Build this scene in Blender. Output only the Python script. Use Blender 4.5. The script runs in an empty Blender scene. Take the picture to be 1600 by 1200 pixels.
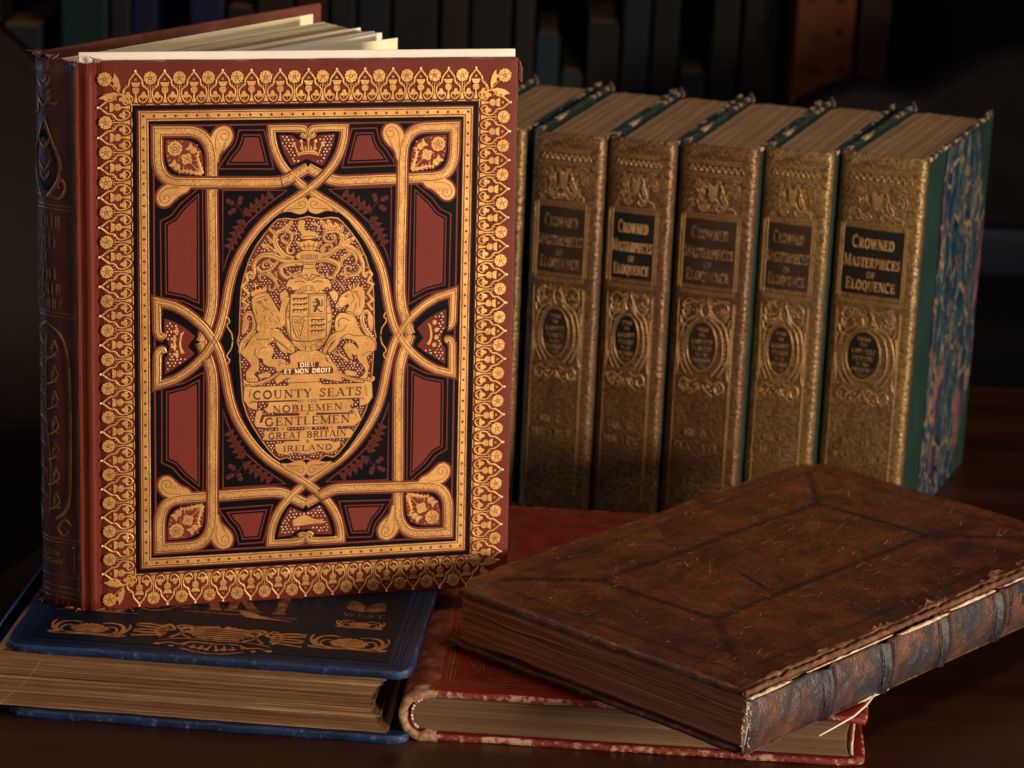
import bpy, bmesh, math, random
from mathutils import Vector, Matrix, noise
from mathutils.geometry import tessellate_polygon
R = math.radians
random.seed(7)
S = bpy.context.scene
COL = S.collection
# ------------------------------------------------------------------ camera
CAM_F, CAM_PITCH, CAM_ROLL, CAM_H = 4425.1, 16.6513, -2.4186, 0.6113   # focal length in 1600-wide pixels
cd = bpy.data.cameras.new('camera'); cam = bpy.data.objects.new('camera', cd); COL.objects.link(cam)
_p, _r = R(CAM_PITCH), R(CAM_ROLL)
FWD = Vector((0, math.cos(_p), -math.sin(_p))); UP0 = Vector((0, math.sin(_p), math.cos(_p))); RT0 = Vector((1, 0, 0))
RT = RT0 * math.cos(_r) - UP0 * math.sin(_r); UPV = RT0 * math.sin(_r) + UP0 * math.cos(_r)
m = Matrix((RT, UPV, -FWD)).transposed().to_4x4(); m.translation = Vector((0, 0, CAM_H)); cam.matrix_world = m
cd.sensor_width = 36; cd.lens = 36 * CAM_F / 1600; cd.clip_start = .05; cd.clip_end = 60
cd.dof.use_dof = True; cd.dof.focus_distance = 1.47; cd.dof.aperture_fstop = 14; cd.dof.aperture_blades = 0
S.camera = cam
# ------------------------------------------------------------------ world, lamps, exposure
w = bpy.data.worlds.new('World'); S.world = w; w.use_nodes = True
w.node_tree.nodes['Background'].inputs[0].default_value = (.55, .65, 1, 1)
w.node_tree.nodes['Background'].inputs[1].default_value = .018
S.view_settings.view_transform = 'Standard'; S.view_settings.look = 'None'; S.view_settings.exposure = 0; S.view_settings.gamma = 1
def area(name, loc, target, size, power, color, sy=None):
    l = bpy.data.lights.new(name, 'AREA'); o = bpy.data.objects.new(name, l); COL.objects.link(o)
    l.energy = power; l.size = size; l.color = color
    if sy: l.shape = 'RECTANGLE'; l.size_y = sy
    o.location = loc; o.rotation_euler = (Vector(target) - Vector(loc)).to_track_quat('-Z', 'Y').to_euler()
    return o
k_ = area('key_window', (1.85, .25, .36), (-.04, 1.56, .19), .34, 6.8, (1, .79, .59), .46); k_.data.spread = R(60)
b_ = area('blue_window', (-1.45, 1.72, .42), (-.2, 1.45, .12), .5, 1.2, (.45, .62, .95), .7); b_.data.spread = R(90)
s_ = area('top_fill', (.75, 1.15, 2.1), (.03, 1.68, .2), .5, 1.9, (1, .84, .66), .5); s_.data.spread = R(60)  # added warm fill from above, brightens page tops and back endpaper
f_ = area('room_fill', (-.9, -.5, .9), (.1, 1.45, .05), .8, 1.4, (1, .70, .46), .8); f_.data.spread = R(80)
# ------------------------------------------------------------------ names and tags
def empty(name, label, cat, loc=(0, 0, 0), yaw=0, group=None):
    o = bpy.data.objects.new(name, None); COL.objects.link(o); o.empty_display_size = .02
    o.location = loc; o.rotation_euler = (0, 0, R(yaw)); tag(o, label, cat, group); return o
def tag(o, label=None, cat=None, group=None, kind=None):
    if label: o['label'] = label
    if cat: o['category'] = cat
    if group: o['group'] = group
    if kind: o['kind'] = kind
    return o
def mobj(name, vs, fs, mat, parent=None, smooth=False, mats=None, fm=None):
    me = bpy.data.meshes.new(name); me.from_pydata([tuple(v) for v in vs], [], fs); me.update()
    for mm in (mats or [mat]): me.materials.append(mm)
    if fm:
        for p, i in zip(me.polygons, fm): p.material_index = i
    if smooth:
        for p in me.polygons: p.use_smooth = True
    o = bpy.data.objects.new(name, me); COL.objects.link(o); o.parent = parent
    return o
def bobj(name, bm, mat, parent=None, smooth=False, mats=None):
    me = bpy.data.meshes.new(name); bm.to_mesh(me); bm.free()
    for mm in (mats or [mat]): me.materials.append(mm)
    if smooth:
        for p in me.polygons: p.use_smooth = True
    o = bpy.data.objects.new(name, me); COL.objects.link(o); o.parent = parent
    return o
# ------------------------------------------------------------------ materials
class NT:
    def __init__(s, name):
        s.m = bpy.data.materials.new(name); s.m.use_nodes = True; s.t = s.m.node_tree
        s.b = s.t.nodes['Principled BSDF']; s.co = s.t.nodes.new('ShaderNodeTexCoord').outputs['Object']
    def n(s, k, **kw):
        x = s.t.nodes.new(k)
        for a, v in kw.items():
            if hasattr(x, a): setattr(x, a, v)
            else: x.inputs[a.replace('_', ' ')].default_value = v
        return x
    def l(s, a, b): s.t.links.new(a, b)
    def mapping(s, sc=(1, 1, 1), rot=(0, 0, 0)):
        x = s.n('ShaderNodeMapping'); s.l(s.co, x.inputs[0]); x.inputs['Scale'].default_value = sc; x.inputs['Rotation'].default_value = rot; return x.outputs[0]
    def noise(s, scale, det=4, rough=.55, vec=None, dist=0):
        x = s.n('ShaderNodeTexNoise'); x.inputs['Scale'].default_value = scale; x.inputs['Detail'].default_value = det
        x.inputs['Roughness'].default_value = rough; x.inputs['Distortion'].default_value = dist; s.l(vec or s.co, x.inputs['Vector']); return x.outputs[0]
    def vor(s, scale, feature='F1', vec=None):
        x = s.n('ShaderNodeTexVoronoi'); x.feature = feature; x.inputs['Scale'].default_value = scale; s.l(vec or s.co, x.inputs['Vector']); return x.outputs[0]
    def ramp(s, fac, stops):
        x = s.n('ShaderNodeValToRGB'); e = x.color_ramp.elements
        while len(e) < len(stops): e.new(.5)
        for q, (p, c) in zip(e, stops): q.position = p; q.color = (*c, 1) if len(c) == 3 else c
        s.l(fac, x.inputs[0]); return x.outputs[0]
    def mix(s, f, a, b):
        x = s.n('ShaderNodeMix'); x.data_type = 'RGBA'
        for v, i in ((f, 0), (a, 6), (b, 7)):
            if hasattr(v, 'links'): s.l(v, x.inputs[i])
            else: x.inputs[i].default_value = v if i == 0 else (*v, 1)
        return x.outputs[2]
    def math(s, op, a, b=0):
        x = s.n('ShaderNodeMath'); x.operation = op
        for v, i in ((a, 0), (b, 1)):
            if hasattr(v, 'links'): s.l(v, x.inputs[i])
            else: x.inputs[i].default_value = v
        return x.outputs[0]
    def out(s, col=None, rough=.6, metal=0, bumps=(), spec=.5, coat=0):
        if col is not None:
            if hasattr(col, 'links'): s.l(col, s.b.inputs['Base Color'])
            else: s.b.inputs['Base Color'].default_value = (*col, 1)
        if hasattr(rough, 'links'): s.l(rough, s.b.inputs['Roughness'])
        else: s.b.inputs['Roughness'].default_value = rough
        s.b.inputs['Metallic'].default_value = metal; s.b.inputs['Specular IOR Level'].default_value = spec
        s.b.inputs['Coat Weight'].default_value = coat; s.b.inputs['Coat Roughness'].default_value = .2
        prev = None
        for h, st, d in bumps:
            x = s.n('ShaderNodeBump'); x.inputs['Strength'].default_value = st; x.inputs['Distance'].default_value = d
            s.l(h, x.inputs['Height'])
            if prev: s.l(prev, x.inputs['Normal'])
            prev = x.outputs[0]
        if prev: s.l(prev, s.b.inputs['Normal'])
        return s.m
BLACK, = ((.006, .006, .009),)
def mk():
    M = {}
    t = NT('red_cloth'); n1 = t.noise(14, 5); n2 = t.noise(900, 3)
    c = t.ramp(n1, [(.3, (.120, .016, .009)), (.7, (.165, .023, .013))])
    M['red'] = t.out(c, .5, spec=.2, bumps=[(n2, .35, .0003), (t.vor(1100), .25, .0002)])
    t = NT('red_inlay'); M['inlay'] = t.out((.175, .026, .018), .5, spec=.2, bumps=[(t.noise(900, 3), .45, .0003)])
    M['oak'] = NT('dark_red_inlay').out((.085, .013, .009), .5, spec=.2)
    t = NT('black_stamping'); M['black'] = t.out((.003, .003, .005), .38, spec=.12, bumps=[(t.noise(700, 3), .2, .0002)])
    t = NT('gilding'); n1 = t.noise(60, 4); n2 = t.noise(1500, 2); n3 = t.noise(300, 3, vec=t.mapping((1, 1, 9)))
    c = t.ramp(n1, [(.3, (.55, .27, .078)), (.7, (.85, .49, .17))])
    n5 = t.noise(17, 3); c = t.mix(t.ramp(n5, [(.42, (.45, .45, .45)), (.62, (0, 0, 0))]), c, (.50, .25, .075))
    c = t.mix(t.ramp(t.noise(420, 5, .75), [(.60, (0, 0, 0)), (.70, (.6, .6, .6))]), c, (.22, .07, .02))
    M['gold'] = t.out(c, t.ramp(n5, [(.35, (.50, .50, .50)), (.65, (.34, .34, .34))]), .6, bumps=[(n2, .5, .0003), (n3, .35, .0004)])
    t = NT('bright_gilding'); M['goldb'] = t.out((.98, .80, .52), .4, .15)
    t = NT('gilding_lines'); M['gline'] = t.out((.085, .014, .007), .5)
    t = NT('worn_red_cloth'); n1 = t.noise(90, 6, .7); n2 = t.noise(900, 3)
    c = t.mix(t.ramp(n1, [(.52, (0, 0, 0)), (.62, (1, 1, 1))]), (.085, .014, .010), (.30, .12, .07))
    M['redworn'] = M['redworn0'] = t.out(c, .6, bumps=[(n2, .5, .0004), (n1, .4, .001)])
    t = NT('shaded_spine_cloth'); M['spinecloth'] = t.out(t.ramp(t.noise(40, 4), [(.35, (.055, .016, .012)), (.7, (.10, .022, .015))]), .5, spec=.3, bumps=[(t.noise(900, 3), .4, .0003)])  # the red cloth again, with the spine's shade painted into its colour
    t = NT('faded_red_cloth'); n1 = t.noise(30, 5, .7)
    M['redback'] = t.out(t.ramp(n1, [(.35, (.075, .016, .010)), (.6, (.15, .035, .022)), (.75, (.26, .08, .055))]), .6, bumps=[(t.noise(900, 3), .4, .0004)])
    t = NT('spine_gilding'); n1 = t.noise(110, 5, .7)
    M['goldspine'] = t.out(t.ramp(n1, [(.35, (.11, .06, .022)), (.65, (.30, .20, .07))]), .36, .5, bumps=[(t.noise(1200, 2), .3, .0003)])
    t = NT('cream_paper'); M['cream'] = t.out(t.ramp(t.noise(40, 3), [(.3, (.80, .72, .46)), (.7, (.90, .83, .58))]), .75, bumps=[(t.noise(500, 3), .15, .0003)])
    t = NT('white_card'); M['white'] = t.out(t.ramp(t.noise(50, 3), [(.3, (.80, .76, .66)), (.7, (.88, .84, .75))]), .7, bumps=[(t.noise(600, 3), .1, .0003)])
    t = NT('leaf_edges'); n1 = t.noise(30, 5, .7)
    M['leafedge'] = t.out(t.ramp(n1, [(.3, (.13, .06, .02)), (.7, (.36, .20, .08))]), .6, .1, spec=.2)
    # navy cloth
    t = NT('navy_cloth'); n1 = t.noise(9, 4); n2 = t.noise(1000, 3)
    M['navy'] = t.out(t.ramp(n1, [(.35, (.006, .013, .036)), (.65, (.009, .020, .058))]), .5, spec=.2, bumps=[(n2, .5, .0004)])
    t = NT('navy_cloth_edge'); n1 = t.noise(230, 6, .75); n2 = t.noise(900, 3); n3 = t.noise(60, 4)
    c = t.ramp(n3, [(.35, (.003, .013, .048)), (.62, (.007, .030, .115))])
    c = t.mix(t.ramp(n1, [(.56, (0, 0, 0)), (.68, (.75, .75, .75))]), c, (.12, .22, .46))
    M['navyedge'] = t.out(c, .42, bumps=[(n1, .6, .0012), (n2, .4, .0004)])
    t = NT('dark_blocking'); M['navyblack'] = t.out((.004, .007, .015), .48, spec=.12, bumps=[(t.noise(1000, 3), .5, .0004)])
    t = NT('copper_gilding'); n1 = t.noise(120, 5, .7)
    M['copper'] = t.out(t.ramp(n1, [(.38, (.20, .08, .025)), (.62, (.56, .25, .075))]), .42, .4, bumps=[(t.noise(900, 3), .4, .0004)])
    t = NT('faded_copper_gilding'); M['copperdim'] = t.out(t.ramp(t.noise(160, 5, .75), [(.42, (.04, .022, .015)), (.62, (.30, .12, .035))]), .45, .3)
    def pages(name, ca, cb, cc, axis, rough=.6, metal=.1, st=.6, ):
        t = NT(name); sc = [6, 6, 6]; sc[axis] = 1700; sc2 = [2.5, 2.5, 2.5]; sc2[axis] = 640
        n1 = t.noise(1, 4, .6, t.mapping(tuple(sc))); n2 = t.noise(1, 5, .7, t.mapping(tuple(sc2))); n3 = t.noise(14, 4, .6)
        c = t.ramp(n2, [(.36, ca), (.52, cb), (.68, cc)]); c = t.mix(t.ramp(n1, [(.35, (.7, .7, .7)), (.6, (0, 0, 0))]), c, ca)
        c = t.mix(t.ramp(n3, [(.45, (0, 0, 0)), (.75, (.6, .6, .6))]), c, tuple(x * .55 for x in cb))
        return t.out(c, rough, metal, bumps=[(n1, st, .0006), (n2, st, .001)])
    M['pg_blue'] = pages('gilt_page_edges', (.13, .055, .02), (.34, .175, .07), (.85, .60, .33), 2, .6, .1, .8)
    M['pg_red'] = pages('plain_page_edges', (.11, .06, .032), (.20, .122, .070), (.31, .21, .13), 2, .6, .1, .5)
    M['pg_brown'] = pages('dark_page_edges', (.12, .040, .014), (.38, .14, .05), (.72, .36, .17), 2, .7, 0, .9)
    M['pg_vol'] = pages('dusty_page_tops', (.26, .13, .06), (.48, .30, .16), (.70, .52, .34), 0, .5, .05, .5)
    # grained leather of the set
    t = NT('gilt_grained_leather'); v = t.vor(430); n1 = t.noise(60, 5, .65); n2 = t.noise(260, 4)
    c = t.ramp(v, [(0, (.35, .205, .072)), (.55, (.20, .112, .040)), (.95, (.062, .032, .014))])
    c = t.mix(t.ramp(n1, [(.35, (0, 0, 0)), (.7, (.75, .75, .75))]), c, (.13, .055, .020))
    vh = t.ramp(v, [(0, (1, 1, 1)), (1, (0, 0, 0))])
    oi = t.n('ShaderNodeObjectInfo').outputs['Random']
    c = t.mix(t.ramp(t.noise(16, 4), [(.45, (0, 0, 0)), (.65, (.6, .6, .6))]), c, (.10, .06, .028))
    c = t.mix(t.ramp(n1, [(.62, (0, 0, 0)), (.72, (.55, .55, .55))]), c, (.30, .12, .045))
    hs = t.n('ShaderNodeHueSaturation'); t.l(c, hs.inputs['Color']); t.l(t.math('ADD', t.math('MULTIPLY', oi, .5), .72), hs.inputs['Value']); t.l(t.math('ADD', t.math('MULTIPLY', oi, .03), .485), hs.inputs['Hue']); c = hs.outputs[0]
    M['leather'] = t.out(c, .38, .3, bumps=[(vh, .5, .0008), (n2, .35, .0005)])
    t = NT('tan_worn_leather'); n1 = t.noise(300, 5, .7); v = t.vor(300)
    M['tanedge'] = t.out(t.ramp(n1, [(.35, (.035, .022, .010)), (.6, (.09, .062, .026)), (.78, (.24, .17, .08))]), .55, .1, bumps=[(n1, .8, .0012), (v, .4, .0008)])
    t = NT('raised_gilt_tooling'); n1 = t.noise(60, 5, .7); n2 = t.noise(700, 3)
    M['tool'] = t.out(t.ramp(n1, [(.3, (.26, .135, .045)), (.7, (.54, .32, .12))]), .38, .45, bumps=[(n2, .5, .0004)])
    t = NT('black_title_leather'); n1 = t.noise(35, 4)
    M['label'] = t.out(t.ramp(n1, [(.35, (.005, .006, .005)), (.7, (.016, .012, .008))]), .4, bumps=[(t.noise(500, 3), .3, .0004)])
    t = NT('brown_title_leather'); n1 = t.noise(35, 4)
    M['labelb'] = t.out(t.ramp(n1, [(.35, (.018, .009, .005)), (.7, (.055, .028, .014))]), .45, bumps=[(t.noise(500, 3), .4, .0005)])
    t = NT('gilt_lettering'); M['letter'] = t.out(t.ramp(t.noise(150, 4, .7), [(.3, (.35, .18, .06)), (.6, (.72, .44, .18))]), .38, .35)
    t = NT('rubbed_lettering'); M['letterdim'] = t.out(t.ramp(t.noise(260, 5, .75), [(.42, (.10, .055, .022)), (.62, (.48, .29, .12))]), .42, .3)
    t = NT('scuffed_leather'); M['scuff'] = t.out(t.ramp(t.noise(300, 4), [(.4, (.20, .085, .045)), (.6, (.50, .29, .18))]), .6, spec=.2)
    t = NT('green_cloth'); n2 = t.noise(1100, 3)
    M['green'] = t.out(t.ramp(t.noise(40, 4), [(.3, (.004, .021, .018)), (.7, (.007, .036, .030))]), .6, bumps=[(n2, .7, .0005)])
    t = NT('chipped_board_edge'); n1 = t.noise(95, 7, .72)
    c = t.mix(t.ramp(n1, [(.52, (0, 0, 0)), (.57, (1, 1, 1))]), (.012, .026, .028), (.52, .35, .21))
    M['chip'] = t.out(c, .6, bumps=[(n1, .8, .001)])
    # marbled paper: stretched cells with veins
    t = NT('marbled_paper'); nz = t.n('ShaderNodeTexNoise'); nz.inputs['Scale'].default_value = 55; nz.inputs['Detail'].default_value = 4
    t.l(t.mapping((1, 1, .45)), nz.inputs['Vector'])
    vm = t.n('ShaderNodeVectorMath'); vm.operation = 'MULTIPLY_ADD'; t.l(nz.outputs[1], vm.inputs[0]); vm.inputs[1].default_value = (.035, .035, .02); t.l(t.co, vm.inputs[2])
    mp = t.n('ShaderNodeMapping'); t.l(vm.outputs[0], mp.inputs[0]); mp.inputs['Scale'].default_value = (1, 1, .32)
    e = t.vor(78, 'DISTANCE_TO_EDGE', mp.outputs[0]); e2 = t.vor(150, 'DISTANCE_TO_EDGE', mp.outputs[0])
    n1 = t.noise(60, 5, .7, mp.outputs[0], 1.5); n2 = t.noise(30, 3, .6, mp.outputs[0])
    c = t.ramp(n1, [(.3, (.002, .005, .02)), (.45, (.004, .022, .075)), (.58, (.004, .050, .068)), (.72, (.004, .016, .085))])
    c = t.mix(t.ramp(n2, [(.58, (0, 0, 0)), (.66, (.8, .8, .8))]), c, (.24, .05, .09))
    c = t.mix(t.ramp(e2, [(.03, (.35, .35, .35)), (.09, (0, 0, 0))]), c, (.10, .14, .14))
    c = t.mix(t.ramp(e, [(.015, (.9, .9, .9)), (.042, (0, 0, 0))]), c, (.34, .24, .10))
    M['marble'] = t.out(c, .35, bumps=[(t.noise(300, 3), .1, .0004)])
    # lying red book
    t = NT('crimson_leather'); n1 = t.noise(60, 5, .65); v = t.vor(650)
    c = t.ramp(n1, [(.3, (.13, .007, .007)), (.7, (.22, .014, .011))])
    M['crimson'] = t.out(c, .4, spec=.3, bumps=[(v, .45, .0006), (n1, .3, .0006)])
    t = NT('rubbed_crimson_leather'); n1 = t.noise(210, 6, .75); n3 = t.noise(30, 4)
    f = t.math('ADD', t.math('MULTIPLY', n1, .62), t.math('MULTIPLY', n3, .50))
    c = t.mix(t.ramp(f, [(.56, (0, 0, 0)), (.61, (1, 1, 1))]), (.20, .013, .011), (.55, .32, .22))
    M['rubbed'] = t.out(c, .5, bumps=[(n1, .9, .0016)])
    t = NT('worn_crimson_spine'); n1 = t.noise(120, 6, .7)
    M['spineback'] = t.out(t.ramp(n1, [(.4, (.12, .014, .010)), (.58, (.20, .055, .030)), (.72, (.36, .18, .10))]), .6, spec=.3, bumps=[(n1, .7, .0012)])
    t = NT('suede_tan_leather'); n1 = t.noise(260, 6, .7)
    c = t.ramp(n1, [(.35, (.20, .05, .025)), (.55, (.46, .27, .15)), (.75, (.62, .42, .27))])
    M['suede'] = t.out(c, .8, bumps=[(n1, .9, .0015)])
    # old brown calf
    t = NT('old_brown_calf'); n1 = t.noise(42, 8, .74, dist=.3); n2 = t.noise(110, 6, .7, t.mapping((1, 3.5, 1), (0, 0, R(35)))); n3 = t.noise(500, 4); n4 = t.noise(12, 5, .6)
    c = t.ramp(n1, [(.28, (.012, .006, .005)), (.43, (.055, .015, .007)), (.57, (.115, .030, .012)), (.74, (.20, .060, .024))])
    c = t.mix(t.ramp(n2, [(.56, (0, 0, 0)), (.70, (.45, .45, .45))]), c, (.19, .085, .045))
    c = t.mix(t.ramp(n4, [(.54, (0, 0, 0)), (.70, (.65, .65, .65))]), c, (.025, .014, .014))
    sc = t.noise(1, 7, .85, t.mapping((60, 620, 60), (0, 0, R(28))))
    c = t.mix(t.ramp(sc, [(.60, (0, 0, 0)), (.68, (.75, .75, .75))]), c, (.42, .22, .12))
    M['calf'] = t.out(c, t.ramp(n1, [(.3, (.30, .30, .30)), (.7, (.42, .42, .42))]), spec=.3, bumps=[(t.vor(900), .35, .0004), (n3, .6, .0006), (n2, .4, .0012), (sc, .5, .0006)])
    t = NT('rubbed_calf_edge'); n1 = t.noise(150, 6, .75)
    M['calfedge'] = t.out(t.ramp(n1, [(.35, (.05, .018, .009)), (.55, (.15, .055, .022)), (.72, (.36, .19, .09))]), .6, bumps=[(n1, .9, .0018)])
    t = NT('old_calf_spine'); n1 = t.noise(48, 6, .72); n2 = t.noise(150, 5, .7); n3 = t.noise(600, 4)
    c = t.ramp(n1, [(.30, (.018, .030, .055)), (.46, (.035, .028, .034)), (.6, (.12, .048, .024)), (.75, (.20, .085, .040))])  # bluish sheen of the spine mixed into its calf colours
    c = t.mix(t.ramp(n2, [(.60, (0, 0, 0)), (.74, (.5, .5, .5))]), c, (.26, .15, .09))
    M['calfspine'] = t.out(c, .42, bumps=[(n2, .6, .0015), (n3, .4, .0006)], spec=.6)
    t = NT('raised_band_leather'); n1 = t.noise(120, 6, .7)
    M['band'] = t.out(t.ramp(n1, [(.35, (.008, .008, .014)), (.6, (.020, .018, .034)), (.8, (.09, .05, .04))]), .5, bumps=[(n1, .7, .0015)])
    t = NT('blind_tooling'); M['blind'] = t.out(t.ramp(t.noise(200, 5, .7), [(.45, (.006, .004, .003)), (.68, (.035, .012, .006))]), .6, bumps=[(t.noise(600, 3), .8, .001)])
    t = NT('torn_paper'); M['torn'] = t.out(t.ramp(t.noise(200, 5, .7), [(.35, (.35, .20, .10)), (.55, (.72, .58, .40)), (.7, (.85, .78, .66))]), .8, bumps=[(t.noise(500, 4), .7, .001)])
    # room
    t = NT('polished_table_wood'); n1 = t.noise(1, 5, .65, t.mapping((3, 26, 3), (0, 0, R(4)))); n2 = t.noise(1, 4, .6, t.mapping((14, 190, 14), (0, 0, R(4))))
    c = t.ramp(n1, [(.3, (.014, .0045, .002)), (.7, (.060, .019, .008))]); c = t.mix(t.math('MULTIPLY', n2, .5), c, (.018, .006, .003))
    M['wood'] = t.out(c, t.ramp(n1, [(.3, (.26, .26, .26)), (.7, (.40, .40, .40))]), spec=.4, bumps=[(n2, .12, .0006)])
    def plain(name, col, r=.6, sp_=.5):
        t = NT(name); n = t.noise(20, 4)
        return t.out(t.ramp(n, [(.3, tuple(x * .8 for x in col)), (.7, tuple(x * 1.15 for x in col))]), r, spec=sp_, bumps=[(t.noise(300, 3), .2, .0006)])
    M['plain'] = plain
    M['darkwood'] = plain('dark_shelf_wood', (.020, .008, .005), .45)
    M['redwood'] = plain('carved_red_brown_wood', (.22, .060, .014), .5)
    M['chairwood'] = plain('brown_chair_wood', (.0065, .003, .0016), .6, .08)
    M['fabric'] = plain('grey_brown_upholstery', (.036, .029, .029), .9, .1)
    M['wall'] = plain('dark_wall_paint', (.03, .02, .015), .8)
    M['floor'] = plain('dark_floor_boards', (.03, .012, .006), .5)
    M['stitch'] = plain('pale_thread', (.72, .62, .50), .8)
    M['redthread'] = plain('frayed_red_thread', (.34, .12, .08), .85)
    M['bluecap'] = plain('rubbed_blue_cap', (.05, .06, .16), .5)
    return M
M = mk()
# ------------------------------------------------------------------ curves and outlines
def sp(pts, n=6, closed=False):
    """Catmull-Rom through the points."""
    P = [tuple(p[:2]) for p in pts]; out = []
    N = len(P); rng = range(N) if closed else range(N - 1)
    for i in rng:
        if closed: p0, p1, p2, p3 = P[i - 1], P[i], P[(i + 1) % N], P[(i + 2) % N]
        else: p0, p1, p2, p3 = P[max(i - 1, 0)], P[i], P[i + 1], P[min(i + 2, N - 1)]
        for k in range(n):
            t = k / n
            out.append(tuple(.5 * (2 * p1[j] + (p2[j] - p0[j]) * t + (2 * p0[j] - 5 * p1[j] + 4 * p2[j] - p3[j]) * t * t + (3 * p1[j] - p0[j] - 3 * p2[j] + p3[j]) * t ** 3) for j in (0, 1)))
    if not closed: out.append(P[-1])
    return out
def area2(p): return sum(p[i - 1][0] * p[i][1] - p[i][0] * p[i - 1][1] for i in range(len(p)))
def normals(P, closed):
    N = len(P); out = []
    for i in range(N):
        a = P[i - 1] if (i > 0 or closed) else P[i]; b = P[i]; c = P[(i + 1) % N] if (i < N - 1 or closed) else P[i]
        d1 = Vector((b[0] - a[0], b[1] - a[1])); d2 = Vector((c[0] - b[0], c[1] - b[1]))
        if d1.length < 1e-9: d1 = d2.copy()
        if d2.length < 1e-9: d2 = d1.copy()
        if d1.length < 1e-9: out.append((0, 1)); continue
        d1.normalize(); d2.normalize()
        n1 = Vector((-d1.y, d1.x)); n2 = Vector((-d2.y, d2.x)); n = n1 + n2
        if n.length < 1e-6: n = n1.copy()
        n.normalize(); k = max(n.dot(n1), .5); n /= k
        out.append((n.x, n.y))
    return out
def offset(P, d, closed=False):
    if closed and area2(P) < 0: d = -d
    return [(p[0] - n[0] * d, p[1] - n[1] * d) for p, n in zip(P, normals(P, closed))]   # d>0 grows a closed outline
def inside(p, poly):
    x, y = p; c = False
    for i in range(len(poly)):
        a, b = poly[i - 1], poly[i]
        if (a[1] > y) != (b[1] > y) and x < (b[0] - a[0]) * (y - a[1]) / (b[1] - a[1]) + a[0]: c = not c
    return c
def circ(x, y, r, n=10, ry=None, a0=0):
    return [(x + r * math.cos(a0 + 2 * math.pi * i / n), y + (ry or r) * math.sin(a0 + 2 * math.pi * i / n)) for i in range(n)]
def bar(x0, y0, x1, y1): return [(x0, y0), (x1, y0), (x1, y1), (x0, y1)]
class Art:
    """Flat ornament on a surface: everything is collected in millimetres and built as one mesh per material."""
    def __init__(s, T, jn=12, js=.003): s.T = T; s.L = {}; s.jn = jn; s.js = js
    def get(s, m): return s.L.setdefault(m, ([], []))
    def add(s, m, pts, faces):
        V, F = s.get(m); b = len(V); V.extend(s.T(*p) for p in pts); F.extend(tuple(b + i for i in f) for f in faces)
    def stroke(s, m, P, w, z=.05, h=0, closed=False, w1=None):
        s.c = getattr(s, 'c', 0) + 1; z += (s.c % s.jn) * s.js
        P = [tuple(p[:2]) for p in P]; N = len(P)
        if N < 2: return
        nn = normals(P, closed); pts = []; b = min(.28, w * .30)
        for i, (p, n) in enumerate(zip(P, nn)):
            ww = w
            if w1 is not None:
                t = i / (N - 1); ww = w + (w1 - w) * t
            bb = min(b, ww * .3); a = ww / 2
            if h: prof = ((-a, z), (-a + bb, z + h), (a - bb, z + h), (a, z))
            else: prof = ((-a, z), (a, z))
            for o, zz in prof: pts.append((p[0] + n[0] * o, p[1] + n[1] * o, zz))
        k = 4 if h else 2; F = []
        for i in range(N if closed else N - 1):
            j = (i + 1) % N
            for q in range(k - 1): F.append((i * k + q, j * k + q, j * k + q + 1, i * k + q + 1)[::-1])
        s.add(m, pts, F)
    def fill(s, m, P, z=.05, h=0, b=.18):
        s.c = getattr(s, 'c', 0) + 1; z += (s.c % s.jn) * s.js
        P = [tuple(p[:2]) for p in P]
        if area2(P) < 0: P = P[::-1]
        N = len(P)
        if h:
            Q = offset(P, -b, True); pts = [(x, y, z) for x, y in P] + [(x, y, z + h) for x, y in Q]
            F = [(i, (i + 1) % N, N + (i + 1) % N, N + i) for i in range(N)]
            T = tessellate_polygon([[Vector((x, y, 0)) for x, y in P]])
            for t in T:
                t = tuple(N + i for i in t); a = [pts[i] for i in t]
                if area2(a) < 0: t = t[::-1]
                F.append(t)
        else:
            pts = [(x, y, z) for x, y in P]; F = []
            for t in tessellate_polygon([[Vector((x, y, 0)) for x, y in P]]):
                t = tuple(t)
                if area2([pts[i] for i in t]) < 0: t = t[::-1]
                F.append(t)
        s.add(m, pts, F)
    def cols(s, m, f0, f1, x0, x1, z=.05, n=10):
        """fill between two curves in strips, for curved spines"""
        pts = []; F = []
        for i in range(n + 1):
            x = x0 + (x1 - x0) * i / n; pts += [(x, f0(x), z), (x, f1(x), z)]
            if i: k = 2 * i; F.append((k - 2, k, k + 1, k - 1))
        s.add(m, pts, F)
    def dots(s, m, poly, pitch, r, z, avoid=(), h=.04):
        xs = [p[0] for p in poly]; ys = [p[1] for p in poly]; y = min(ys); row = 0
        while y < max(ys):
            x = min(xs) + (pitch / 2 if row % 2 else 0)
            while x < max(xs):
                p = (x + random.uniform(-.13, .13) * pitch, y + random.uniform(-.13, .13) * pitch)
                if inside(p, poly) and not any(inside(p, a) for a in avoid): s.fill(m, circ(*p, r * random.uniform(.75, 1.15), 6), z)
                x += pitch
            y += pitch * .8; row += 1
    def build(s, mats, parent):
        out = []
        for k, (V, F) in s.L.items(): out.append(mobj(mats[k][0], V, F, mats[k][1], parent))
        return out
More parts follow.
